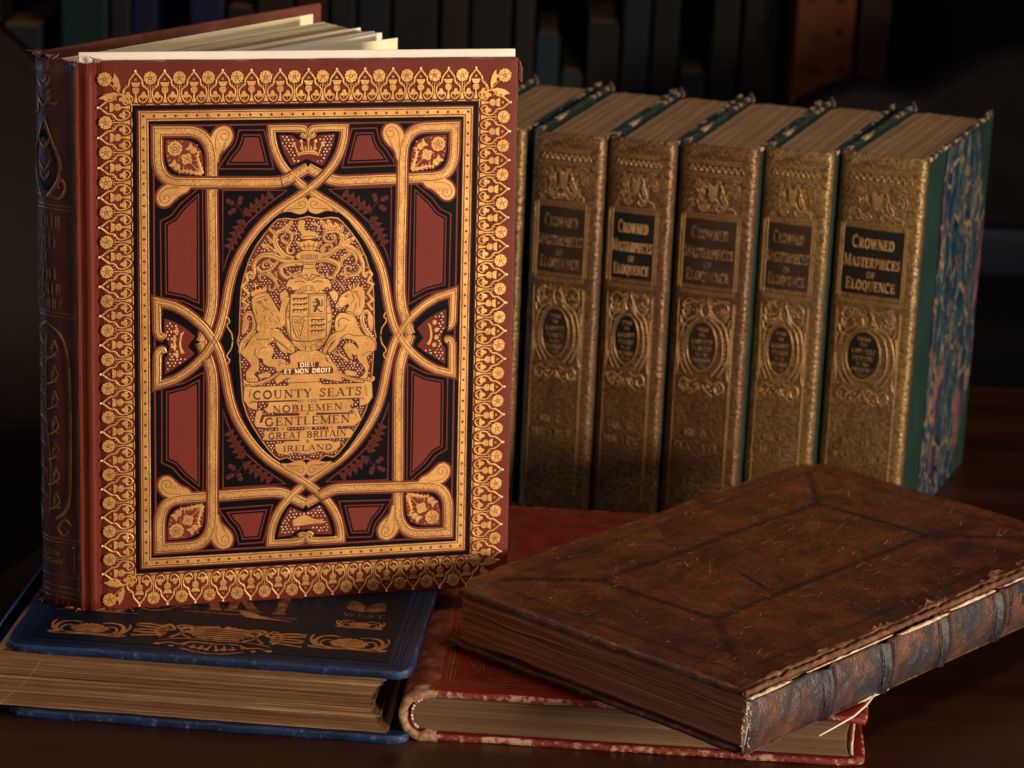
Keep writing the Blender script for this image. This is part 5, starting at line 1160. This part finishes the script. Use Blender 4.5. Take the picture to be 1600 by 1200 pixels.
def out_red(t, j, rnd):
    z = t * 2 - 1; x0 = .0012 + .004 * z * z; e = .2325 - .0025 * (1 - z * z) + j
    return [(x0, .005 + j * .3), (.08, .0045 + j * .3), (.16, .0048 + j * .3), (e - .001, .005), (e, .007), (e, LD - .006), (x0, LD - .006)]
layers('page_block', out_red, .0038, LT - .0038, 60, M['pg_red'], LK, jit=.00012, seed=9)
V = []; F = []
bmh = bmesh.new()
hb = sp([(8.2, 23.6), (4.6, 21.8), (1.6, 18.4), (.6, 13.8), (1.5, 9.2), (4.0, 6.2)], 5)
for i, (x, z) in enumerate(hb[::2]):
    r = bmesh.ops.create_uvsphere(bmh, u_segments=8, v_segments=6, radius=.0009, matrix=Matrix.Translation((x / 1000, .0026, z / 1000)))
    for v in r['verts']:
        for f in v.link_faces: f.material_index = i % 3 % 2; f.smooth = True
bobj('headband', bmh, None, LK, mats=[M['stitch'], M['redthread']])
bobj('silvered_fore_edge', rbox(.2322, .2338, .0052, .012, .0045, .0235, bev=.0006, seg=2, cuts=6, jit=.0006, js=400), M['torn'], LK, True)
la = Art(lambda x, y, z: (x / 1000, y / 1000, LT + .0004 + z / 1000))
def lrect(i, w, m='d'): la.stroke(m, [(i + 6, i), (240.9 - i, i), (240.9 - i, 305.6 - i), (i + 6, 305.6 - i)], w, .04, .05, closed=True)
for i, wd in ((11, .5), (13, .9), (15.2, .4), (28, .4), (30, .9), (33, .5), (35, .35), (46, .5), (48.5, .35)): lrect(i, wd)
for s in range(8):
    y = 22 + s * 34
    for sg in (1, -1): la.stroke('d', sp([(27 , y), (30 + sg * 3, y + 8), (30, y + 16), (30 - sg * 3, y + 24), (27, y + 32)], 5), .5, .04, .05)
    x = 40 + s * 26
    if x < 220:
        for sg in (1, -1): la.stroke('d', sp([(x, 21), (x + 7, 21 + sg * 4), (x + 14, 21), (x + 20, 21 - sg * 4), (x + 26, 21)], 5), .5, .04, .05)
        la.fill('d', circ(x, 21, 1.4, 8), .05)
la.build({'d': ('gilt_rules', M['goldspine'])}, ltop)
# ------------------------------------------------------------------ old brown book
OL, OD_, OT = .3269, .2020, .0351
OB = empty('book', 'worn old brown calf book with raised spine bands, lying across the crimson book', 'book', (.1241, 1.3130, .0293), 48.6975)
def calf_board(name, z0, z1, top):
    bm = rbox(-.003, OL + .003, .0015, OD_, z0, z1, bev=.0019, seg=3, cuts=60)
    for v in bm.verts:
        e_ = min(v.co.x + .003, OL + .003 - v.co.x, OD_ - v.co.y); d_ = noise.noise_vector(v.co * 45) * .0007 + noise.noise_vector(v.co * 220) * .0004
        if v.co.z > z1 - .0001 and e_ > .004: d_ = Vector((0, 0, 0))
        v.co += d_
        if top:
            v.co.z += .0012 * noise.noise(Vector((v.co.x * 12, v.co.y * 12, 3)))
            if v.co.y < .016: v.co.z += .0012 * (1 - v.co.y / .016) + noise.noise(v.co * 130) * .0012 * (1 - v.co.y / .016)
            for cx, cy in ((0, OD_), (0, 0), (OL, OD_)):
                d = math.hypot(v.co.x - cx, v.co.y - cy)
                if d < .02: k = (1 - d / .02) ** 2; v.co.z -= .0022 * k; v.co.x += (.005 if cx == 0 else -.005) * k; v.co.y += (-.005 if cy else .001) * k
    for f in bm.faces:
        f.smooth = True; c = f.calc_center_median(); nz = noise.noise(c * 120) * .002
        if abs(f.normal.z) < .8 or min(c.x + .003, OD_ - c.y, c.y - .0) < .0024 + nz: f.material_index = 1
    return bobj(name, bm, None, OB, mats=[M['calf'], M['calfedge']])
calf_board('lower_board', 0, .0034, 0); otop = calf_board('upper_board', OT - .0045, OT, 1)
def out_brown(t, j, rnd):
    d = .0018 + j + (.0016 if abs(t - .62) < .02 else 0); n = 30; P = []
    P += [(OL - .004, .0015), (OL - .004, OD_ - .006)]
    for i in range(n + 1):
        y = OD_ - .006 - (OD_ - .0075) * i / n; P.append((d + noise.noise(Vector((y * 35, t * 7, 1))) * .0022 + noise.noise(Vector((y * 190, t * 22, 4))) * .0005, y))
    return P
layers('page_block', out_brown, .0035, OT - .0046, 40, M['pg_brown'], OB, T=lambda x, y, z: (x, y, z + noise.noise(Vector((y * 22, z * 40, 2))) * .0007), jit=.0004, seed=12)
BANDS = (.0655, .118, .1725, .227, .281)
def spy(x, z):
    b = 0
    for q in BANDS: b += .0024 * math.exp(-((x - q) / .0030) ** 2)
    return -(.0008 + .0038 * math.sin(math.pi * min(max(z / (OT - .004), 0), 1)) ** .7 + b)
V = []; F = []; NX, NZ = 200, 16
for side in (0, 1):
    for i in range(NX + 1):
        for j in range(NZ + 1):
            x = -.003 + (OL + .006) * i / NX; z = .0004 + (OT - .0052) * j / NZ
            if j == NZ: z += noise.noise(Vector((x * 90, 0, 5))) * .0014 - .0006
            if j == 0: z += noise.noise(Vector((x * 110, 0, 9))) * .0008
            y = spy(x, z) + noise.noise(Vector((x * 140, z * 140, 0))) * .0006 + (.0016 if side else 0); V.append((x, y, z))
Mn = (NX + 1) * (NZ + 1)
for i in range(NX):
    for j in range(NZ): a = i * (NZ + 1) + j; b = a + NZ + 1; F += [(a, b, b + 1, a + 1), (Mn + a, Mn + a + 1, Mn + b + 1, Mn + b)]
    for j in (0, NZ): a = i * (NZ + 1) + j; b = a + NZ + 1; F.append((a, Mn + a, Mn + b, b) if j == 0 else (a, b, Mn + b, Mn + a))
for i in (0, NX):
    for j in range(NZ): a = i * (NZ + 1) + j; F.append((a, a + 1, Mn + a + 1, Mn + a))
osp = mobj('spine', V, F, M['calfspine'], OB, True)
for q in BANDS:
    V = []; F = []; n = 14; m_ = 8
    for j in range(n + 1):
        z = .0008 + (OT - .0066) * j / n
        for k in range(m_ + 1):
            x = q + .0042 * (k / m_ * 2 - 1); V.append((x, spy(x, z) - .00055 + noise.noise(Vector((x * 300, z * 200, 0))) * .0005, z))
    for j in range(n):
        for k in range(m_): a = j * (m_ + 1) + k; F.append((a, a + 1, a + m_ + 2, a + m_ + 1))
    mobj('raised_band', V, F, M['band'], osp, True)
oa = Art(lambda x, y, z: (x / 1000, spy(x / 1000, y / 1000) - .0005 - z / 1000, y / 1000))
for i, ch in enumerate('LOVEL'): text(oa, 'b', ch, 239, 29.5 - i * 5.6, 4.6, None, .0, 0, 1.1, rot=0)
for i, ch in enumerate('OF'): text(oa, 'b', ch, 251, 24 - i * 6.5, 4.6, None, .0, 0, 1.1)
for x in (.0655, .118, .1725, .227):
    for s in (-6.2, -5.2, 5.2, 6.2): oa.stroke('k', [(x * 1000 + s, 1.5 + 28 * i / 10) for i in range(11)], .45, .0)
oa.build({'b': ('black_lettering', M['blind']), 'k': ('blind_fillets', M['blind'])}, osp)
ob = Art(lambda x, y, z: (x / 1000, y / 1000, OT + .0012 * noise.noise(Vector((x * .012, y * .012, 3))) + .00022 + z / 1000))
def tooled(P, w=3.6):
    """two rules with a roll of small lozenges between them"""
    L = 0
    for a, b in zip(P, P[1:]):
        d = Vector((b[0] - a[0], b[1] - a[1])); l = d.length; d.normalize(); n = Vector((-d.y, d.x)); k = 0; N = max(2, int(l / 8))
        for s in (-w / 2, w / 2): ob.stroke('b', [(a[0] + (b[0] - a[0]) * i / N + n.x * s, a[1] + (b[1] - a[1]) * i / N + n.y * s) for i in range(N + 1)], .42, 0)
        while k < l - 1:
            c = (a[0] + d.x * (k + 1.4), a[1] + d.y * (k + 1.4)); r = w * .34; s = 1 if int(k / 1.9) % 2 else -1; j = .8 + .35 * random.random()
            if random.random() < .95: ob.fill('b', [(c[0] + d.x * 1.0 * j, c[1] + d.y * 1.0 * j), (c[0] + n.x * r * j, c[1] + n.y * r * j), (c[0] - d.x * .9 * j, c[1] - d.y * .9 * j), (c[0] - n.x * r * j, c[1] - n.y * r * j)], 0)
            k += 1.75
c4 = [(65, 71), (63, 150), (262, 147), (264, 70)]
tooled(c4 + [c4[0]]); ends = [(24, 25), (22, 188), (305, 186), (308, 22)]
for a, b in zip(c4, ends): tooled([a, b], 4.2)
for i, wd in ((13, .45), (15, .3)): ob.stroke('b', [(i, i + 2 + 0 * k) for k in (0,)] + [(i + (327 - 2 * i) * k / 30, i + 2) for k in range(31)] + [(327 - i, i + 2 + (198 - 2 * i) * k / 20) for k in range(21)] + [(327 - i - (327 - 2 * i) * k / 30, 200 - i) for k in range(31)] + [(i, 200 - i - (198 - 2 * i) * k / 20) for k in range(21)], wd, 0)
ob.fill('b', sp([(131, 106), (127, 97), (122.5, 86), (120, 79), (122, 81), (126.6, 89), (130, 98)], 3, True), 0)
rs = random.Random(31)
for i in range(190):
    x, y = rs.uniform(12, 315), rs.uniform(12, 190)
    if i % 3 == 0: x, y = rs.gauss(200, 45), rs.gauss(110, 30)
    if not (8 < x < 320 and 10 < y < 193): continue
    a0 = rs.gauss(.15, .5) + (1.5 if rs.random() < .2 else 0); L = rs.uniform(2, 13) * (1.8 if rs.random() < .15 else 1); q = [(x + L * k / 3 * math.cos(a0) + rs.uniform(-.3, .3), y + L * k / 3 * math.sin(a0) + rs.uniform(-.3, .3)) for k in range(4)]
    ob.stroke('s', sp(q, 3), rs.uniform(.2, .62), 0, w1=.08)
for i in range(26): x, y = rs.uniform(12, 315), rs.uniform(12, 190); ob.fill('s', [(x + rs.uniform(.3, 1.1) * math.cos(k), y + rs.uniform(.3, 1.1) * math.sin(k)) for k in (0, 1, 2, 3, 4, 5)], 0)
ob.build({'b': ('blind_tooling', M['blind']), 's': ('scuff_marks', M['scuff'])}, otop)
# torn hinge: strips of paper and curled leather along the joint
def strip(name, x0, x1, y, z, w, mat, n=40, amp=.0010, lift=.0, seed=0, par=OB, taper=1):
    V = []; F = []
    for i in range(n + 1):
        t = i / n; x = x0 + (x1 - x0) * t; e = math.sin(math.pi * t) ** .4 if taper else 1
        r = noise.noise(Vector((x * 160, seed, 0))); r2 = noise.noise(Vector((x * 330, seed, 4)))
        for yy, zz in ((y - .0004 + r * .0004, z + (w * .5 + amp * r) * e), (y - .0012 - lift * e + r2 * .0004, z + lift * .4), (y - .0004, z - (w * .5 + amp * r2) * e), (y + .0012, z)): V.append((x, yy, zz))
    for i in range(n):
        a = i * 4
        for k in range(4): F.append((a + k, a + (k + 1) % 4, a + 4 + (k + 1) % 4, a + 4 + k))
    F += [(0, 1, 2, 3), (n * 4 + 3, n * 4 + 2, n * 4 + 1, n * 4)]
    return mobj(name, V, F, mat, par, True)
zj = OT - .0042
strip('torn_hinge_paper', -.002, .034, -.0018, zj + .0002, .0020, M['torn'], 50, .0013, .0012, 1)
strip('torn_hinge_paper', .048, .125, -.0008, zj + .0004, .0007, M['torn'], 80, .0007, .0004, 2)
strip('torn_hinge_paper', .128, .176, -.0026, zj - .0002, .0026, M['torn'], 50, .0011, .0018, 3)
strip('torn_hinge_paper', .178, .224, -.0016, zj + .0004, .0022, M['torn'], 50, .0008, .0008, 4)
strip('torn_hinge_paper', .232, .322, -.0014, zj + .0006, .0013, M['torn'], 70, .0008, .0004, 5)
strip('torn_leather_edge', -.003, .325, -.0003, OT - .0014, .0040, M['calfedge'], 200, .0015, .0002, 6, taper=0)
strip('torn_foot_edge', -.003, .17, -.0006, .0004, .0011, M['calfedge'], 120, .0009, .0004, 8)
strip('torn_foot_edge', .095, .125, -.0012, .0004, .0014, M['torn'], 20, .0009, .0004, 18)
strip('torn_foot_edge', .170, .325, -.0006, .0004, .0013, M['calfedge'], 100, .0009, .0004, 9)
def flap(x, y, s, seed):
    """a curled lifted scrap of leather"""
    V = []; F = []; rnd = random.Random(seed); n, m_ = 10, 6
    for i in range(n + 1):
        for j in range(m_ + 1):
            u, v = i / n, j / m_; a = v * 2.0; w_1 = math.sin(math.pi * u) ** .6
            r_ = noise.noise(Vector((u * 5, v * 2, seed * 3.3))); V.append((x + s * (u - .5) * 2.0 + r_ * .0012, y - .002 + s * .42 * math.sin(a) * w_1 * (.7 + r_), OT + .0002 + s * .20 * (1 - math.cos(a)) * w_1 * (.5 + r_ * .8) + rnd.uniform(-.0002, .0002)))
    for i in range(n):
        for j in range(m_): a = i * (m_ + 1) + j; F.append((a, a + 1, a + m_ + 2, a + m_ + 1))
    o = mobj('curled_leather', V, F, M['calfedge'], otop, True); md = o.modifiers.new('s', 'SOLIDIFY'); md.thickness = .0007
for x, y, s, k in ((.066, .004, .010, 1), (.120, .004, .011, 2), (.168, .004, .014, 3), (.176, .006, .008, 4), (.228, .005, .013, 5), (.236, .008, .009, 6), (.268, .006, .013, 7), (.03, .004, .009, 8)): flap(x, y, s, k)
# frayed corner at the foot of the spine
random.seed(11)
for i in range(46):
    z = random.uniform(.001, .030); x = -.003 + random.uniform(-.0008, .0006); p0 = Vector((x, random.uniform(-.0045, .0008), z))
    tube('frayed_fibre', [p0, p0 + Vector((random.uniform(-.0012, .0008), random.uniform(-.0016, .0002), random.uniform(-.001, .001))), p0 + Vector((random.uniform(-.0018, .0012), random.uniform(-.0022, .0002), random.uniform(-.0018, .0018)))], .00042, M['torn'], osp, 4, .0002)
strip('torn_spine_corner', -.0038, -.0014, -.0018, .016, .030, M['torn'], 6, .001, .001, 12, taper=0)
tube('loose_sewing_cord', [Vector(p) for p in ((.1106, -.003, .0022), (.096, -.008, .0018), (.078, -.0125, .0020), (.058, -.0158, .0034), (.0388, -.0185, .0046))], .00052, M['stitch'], OB, 6, .0004)
# ------------------------------------------------------------------ the set of six volumes
SH, SD = .2503, .1804
def volume(idx, x, y, yaw, Tk, lab, names, black, dx=0):
    T = Tk * 1000
    vb = empty('book', lab, 'book', (x, y, 0), -yaw, 'matching gilt leather volumes standing in a row')
    def sy(u):
        q = (u - T / 2) / (T / 2); return -1.9 * (1 - q * q) + 4.4 * abs(q) ** 18
    NX, NZ = 56, 110; V = []; F = []
    for i in range(NX + 1):
        q = -math.cos(math.pi * i / NX) * .65 + (i / NX * 2 - 1) * .35; u = T / 2 * (1 + q)
        for j in range(NZ + 1):
            z = (SH + .0004) * j / NZ; yy = sy(u) / 1000
            p = Vector((u / 1000, yy, z)); p += noise.noise_vector(p * 90 + Vector((idx, 0, 0))) * .00035
            if j > NZ - 2: p.z += noise.noise(Vector((u * .5, idx, 0))) * .0009; p.y += .0007
            V.append(p)
    for i in range(NX):
        for j in range(NZ): a = i * (NZ + 1) + j; F.append((a, a + NZ + 1, a + NZ + 2, a + 1))
    b0 = len(V)      # top lip turned over
    for i in range(NX + 1): p = V[i * (NZ + 1) + NZ]; V.append(p + Vector((0, .0024, -.0001)))
    for i in range(NX): a = i * (NZ + 1) + NZ; F.append((a, a + NZ + 1, b0 + i + 1, b0 + i))
    b1 = len(V)
    for i in range(NX + 1): V.append(V[b0 + i] + Vector((0, 0, -.006)))
    for i in range(NX): F.append((b0 + i, b0 + i + 1, b1 + i + 1, b1 + i))
    spn = mobj('spine', V, F, M['leather'], vb, True)
    # leather turned on to the sides
    for s in (0, 1):
        xs = (-.0002, .0012) if s == 0 else (Tk - .0012, Tk + .0002)
        bobj('spine_turn_in', rbox(xs[0], xs[1], .0034, .0062, 0, SH + .0003, bev=.0005, seg=2, cuts=30, jit=.0005, js=150), M['tanedge'], vb, True)
        x0 = 0 if s == 0 else Tk - .0027
        bd = bobj('board', rbox(x0, x0 + .0027, .0055, SD, 0, SH - .0002, bev=.0006, seg=2, cuts=30, jit=.0004, js=110), M['green'], vb, True)
        out = -1 if s == 0 else 1; xf = (x0 if s == 0 else x0 + .0027) + out * .00035
        def flat(name, P, mat, k): 
            a = Art(lambda yy, zz, h: (xf + out * (.0001 * k + h / 1000), yy / 1000, zz / 1000)); a.fill('m', P if s else P, 0); return a.build({'m': (name, mat)}, bd)[0]
        if s or idx == 0:
            flat('marbled_paper', [(50, 2), (SD * 1000 - 1.5, 2), (SD * 1000 - 1.5, 247.5), (50, 247.5)], M['marble'], 1)
            flat('cloth_corner', [(SD * 1000 - 42, 248.8), (SD * 1000 - .5, 248.8), (SD * 1000 - .5, 180)], M['green'], 2)
            flat('cloth_corner', [(SD * 1000 - 42, .8), (SD * 1000 - .5, .8), (SD * 1000 - .5, 62)], M['green'], 2)
        bobj('chipped_top_edge', rbox(x0 - .0003, x0 + .0030, .006, SD + .0006, SH - .0022, SH + .0001, bev=.0007, seg=2, cuts=40, jit=.0006, js=120), M['chip'], bd, True)
        bobj('worn_corner', rbox(x0 - .0004, x0 + .0031, SD - .008, SD + .0012, SH - .006, SH + .0012, bev=.0011, seg=2, cuts=8, jit=.0016, js=350), M['chip'], bd, True)
    def outl(t, j, rnd):
        h = SH - .0042 + j * .6 - .0022 * abs(t * 2 - 1) ** 6
        P = [(.002, .003), (.002, h - .0008), (.0035, h + .0004)]
        for i in range(1, 12): P.append((.0035 + (SD - .009) * i / 12, h + noise.noise(Vector((i * .6, t * 5, idx))) * .0004))
        return P + [(SD - .005 + j, h), (SD - .005 + j, .003)]
    layers('page_block', outl, .0029, Tk - .0029, 40, M['pg_vol'], vb, T=lambda a, b, c: (c, a, b), jit=.0004, seed=20 + idx)
    # tooling in relief
    a = Art(lambda u, v, h: (u / 1000, (sy(u) - h) / 1000 - .00035, v / 1000)); U0, U1 = 5.5, T - 8.5; uc = (U0 + U1) / 2
    k = (U1 - U0) / 42
    def hl(v, w, x0=U0, x1=U1): a.stroke('g', [(x0 + (x1 - x0) * i / 24, v) for i in range(25)], w, .0, .14)
    def S_(P, w, w1=None, n=5): a.stroke('g', sp([(uc + x * k, v) for x, v in P], n), w * .95, 0, .19, w1=w1)
    def vl(u, v0, v1, w): a.stroke('g', [(u, v0 + (v1 - v0) * i / 6) for i in range(7)], w, 0, .13)
    for v in (241, 239.6, 232.6, 231.2, 156.2, 154.8): hl(v, .5)
    hl(206.6, .45)
    for i in range(9): S_([(-18 + i * 4.5, 234), (-17 + i * 4.5, 237.6), (-15 + i * 4.5, 236), (-14.4 + i * 4.5, 234.4)], .6)
    vl(U0 + .4, 12, 150, .5); vl(U1 - .4, 12, 150, .55); vl(U1 + .6, 12, 150, .35); vl(U0 + 1.2, 157, 206, .4); vl(U1 - 1.2, 157, 206, .4)
    for s in (1, -1):
        for r in (6.6, 4.6, 2.6): S_([(s * (13 + r * math.cos(t_)), 220.5 + r * 1.15 * math.sin(t_)) for t_ in [i * .6 - (.4 if s > 0 else -.4) for i in range(9)]], .55)
        S_([(s * 2, 229), (s * 6, 226), (s * 8, 221), (s * 11, 214), (s * 5, 210)], .8); S_([(s * 3, 217), (s * 6, 213), (s * 10, 211.5), (s * 6, 208.5), (s * 3, 211), (s * 5, 212.5)], .7); S_([(s * 19, 229), (s * 14, 230), (s * 9, 228.5)], .8)
        S_([(s * 12, 212), (s * 16, 211), (s * 17.5, 208.6), (s * 14.5, 208.2)], .7)
        for i in range(7): a.fill('g', circ(uc + s * k * (3 + i * 2.2), 226.5 - 1.2 * i + 3 * (i % 2), .75, 7), 0, .22)
        # below the label
        S_([(s * 1, 152), (s * 6, 149), (s * 12, 151), (s * 17, 147), (s * 14, 143), (s * 11, 146)], .8); S_([(s * 2, 148), (s * 5, 143), (s * 9, 138), (s * 15, 138), (s * 17, 143)], .8)
        S_([(s * 3, 143), (s * 7, 137), (s * 12, 133), (s * 17, 134), (s * 18.5, 139)], .7); S_([(s * 1, 150), (s * 3.5, 145), (s * 2, 140)], .8)
        for i in range(6): a.fill('g', circ(uc + s * k * (4 + i * 2.6), 147 - 1.7 * i + 3.5 * (i % 2), .7, 7), 0, .22)
        # wreath round the oval
        S_([(s * 3, 139), (s * 11, 133), (s * 14.3, 122), (s * 13.4, 110), (s * 7, 101)], 1.0); S_([(s * 8, 140), (s * 15, 134), (s * 18.6, 122), (s * 17.5, 110), (s * 12, 101)], .9); S_([(s * 19, 134), (s * 20.2, 120), (s * 18.5, 106), (s * 19.8, 99)], .7)
        for i in range(9): v = 106 + i * 3.2; S_([(s * (14.6 + .1 * i), v), (s * 17, v + 2.4)], .8)
        S_([(s * 3, 99), (s * 8, 96), (s * 14, 98), (s * 17, 93), (s * 12, 90), (s * 10, 94)], .8); S_([(s * 1, 95), (s * 5, 90), (s * 9, 88)], .7)
        for i in range(6): a.fill('g', circ(uc + s * k * (2 + i * 2.8), 93 - .8 * i + 2.4 * (i % 2), .7, 7), 0, .22)
    rr = random.Random(77 + idx)
    for (v0, v1) in ((208, 230), (136, 153), (88, 99)):
        for i in range(26 if v1 - v0 > 12 else 14):
            x = rr.uniform(-18, 18); v = rr.uniform(v0 + 1.5, v1 - 1.5); r = rr.uniform(1.0, 2.4); a0 = rr.uniform(0, 6.3)
            S_([(x + r * (1 - q * .11) * math.cos(a0 + q * .75), v + r * (1 - q * .11) * math.sin(a0 + q * .75)) for q in range(8)], rr.uniform(.35, .6), n=2)
    a.fill('g', sp([(uc - 3.4 * k, 227), (uc - 2.4 * k, 218), (uc, 215), (uc + 2.4 * k, 218), (uc + 3.4 * k, 227), (uc, 225)], 3, True), 0, .25)
    a.stroke('g', circ(uc - 1.2 * k, 120.5, 11.2 * k, 36, 16.6), .55, 0, .16, closed=True)
    cxl = uc - .3; lw = 19.6 * k
    for o, wd in ((.9, .28), (2.0, .4)): a.stroke('g', [(cxl - lw - o, 160.5 - o), (cxl, 160.5 - o), (cxl + lw + o, 160.5 - o), (cxl + lw + o, 203 + o), (cxl, 203 + o), (cxl - lw - o, 203 + o)], wd, 0, .12, closed=True)
    text(a, 'v', 'VOL. ' + 'VIX.'[:0] + names[0], uc - 2, 60, 4.6, 24 * k if len(names[0]) > 2 else 17 * k, .02, .12, 1.1)
    text(a, 'v', names[1], uc - 1, 50.5, 4.6, 33 * k, .02, .12, 1.1)
    a.build({'g': ('raised_tooling', M['tool']), 'v': ('volume_lettering', M['letterdim'])}, spn)
    a.L = {}
    a.cols('p', lambda u: 160.5, lambda u: 203, cxl - lw, cxl + lw, .02, 12)
    lb = a.build({'p': ('title_label', M['label'] if black else M['labelb'])}, spn)[0]; a.L = {}
    for s_, v, h, wd, sm in (('CROWNED', 190.5, 8.0, 27, .80), ('MASTERPIECES', 178.2, 7.6, 36.2, .82), ('OF', 171.6, 4.0, 5.6, None), ('ELOQUENCE', 163.4, 7.4, 32, .82)): text(a, 't', s_, cxl, v, h, wd * k, .10, .08, .76, small=sm)
    LM = M['letter'] if black else M['letterdim']
    a.build({'t': ('gilt_lettering', LM)}, lb); a.L = {}
    oc = uc - 1.2 * k; ox_, oy_ = 9.9 * k, 15.3
    a.cols('p', lambda u: 120.5 - oy_ * math.sqrt(max(0, 1 - ((u - oc) / ox_) ** 2)), lambda u: 120.5 + oy_ * math.sqrt(max(0, 1 - ((u - oc) / ox_) ** 2)), oc - ox_, oc + ox_, .02, 24)
    lb = a.build({'p': ('oval_label', M['label'] if black else M['labelb'])}, spn)[0]; a.L = {}
    for s_, v, h, wd in (('FROM', 130.2, 2.6, 8.4), ('THE', 126.6, 2.2, 5.2), ('EARLIEST', 121.8, 3.0, 15.4), ('PERIOD', 117.2, 3.0, 14), ('TO THE', 114.0, 1.9, 9), ('PRESENT', 109.6, 2.9, 14), ('TIME', 106.2, 2.6, 8.6)): text(a, 't', s_, oc, v, h, wd * k, .10, .06, 1.15)
    a.build({'t': ('gilt_lettering', M['letterdim'])}, lb)
    return vb
L6 = ['gilt brown leather volume mostly hidden behind the standing red book, leftmost', 'gilt leather volume with brown title label, first fully visible spine right of the standing book',
      'gilt leather volume with black title label, second full spine from the standing book', 'volume with faded brown label, middle of the upright set, behind the brown book corner',
      'gilt leather volume with dark brown label, directly left of the volume showing marbled board', 'gilt leather volume with crisp black label and marbled blue side, rightmost']
volume(0, -.0450, 1.7845, 16.5, .0490, L6[0], ('I', 'ABE - BEC'), 0)
volume(1, .0063, 1.7700, 17.0, .0479, L6[1], ('II', 'BED - BUR'), 0)
volume(2, .0537, 1.7602, 17.3, .0444, L6[2], ('III', 'BUR - CIC'), 1)
volume(3, .0990, 1.7526, 18.1, .0509, L6[3], ('IV', 'CLA - EVE'), 0)
volume(4, .1517, 1.7499, 18.9, .0452, L6[4], ('V', 'FAR - HAM'), 0)
volume(5, .1998, 1.7480, 21.4, .0561, L6[5], ('VI', 'WAL - THO'), 1)
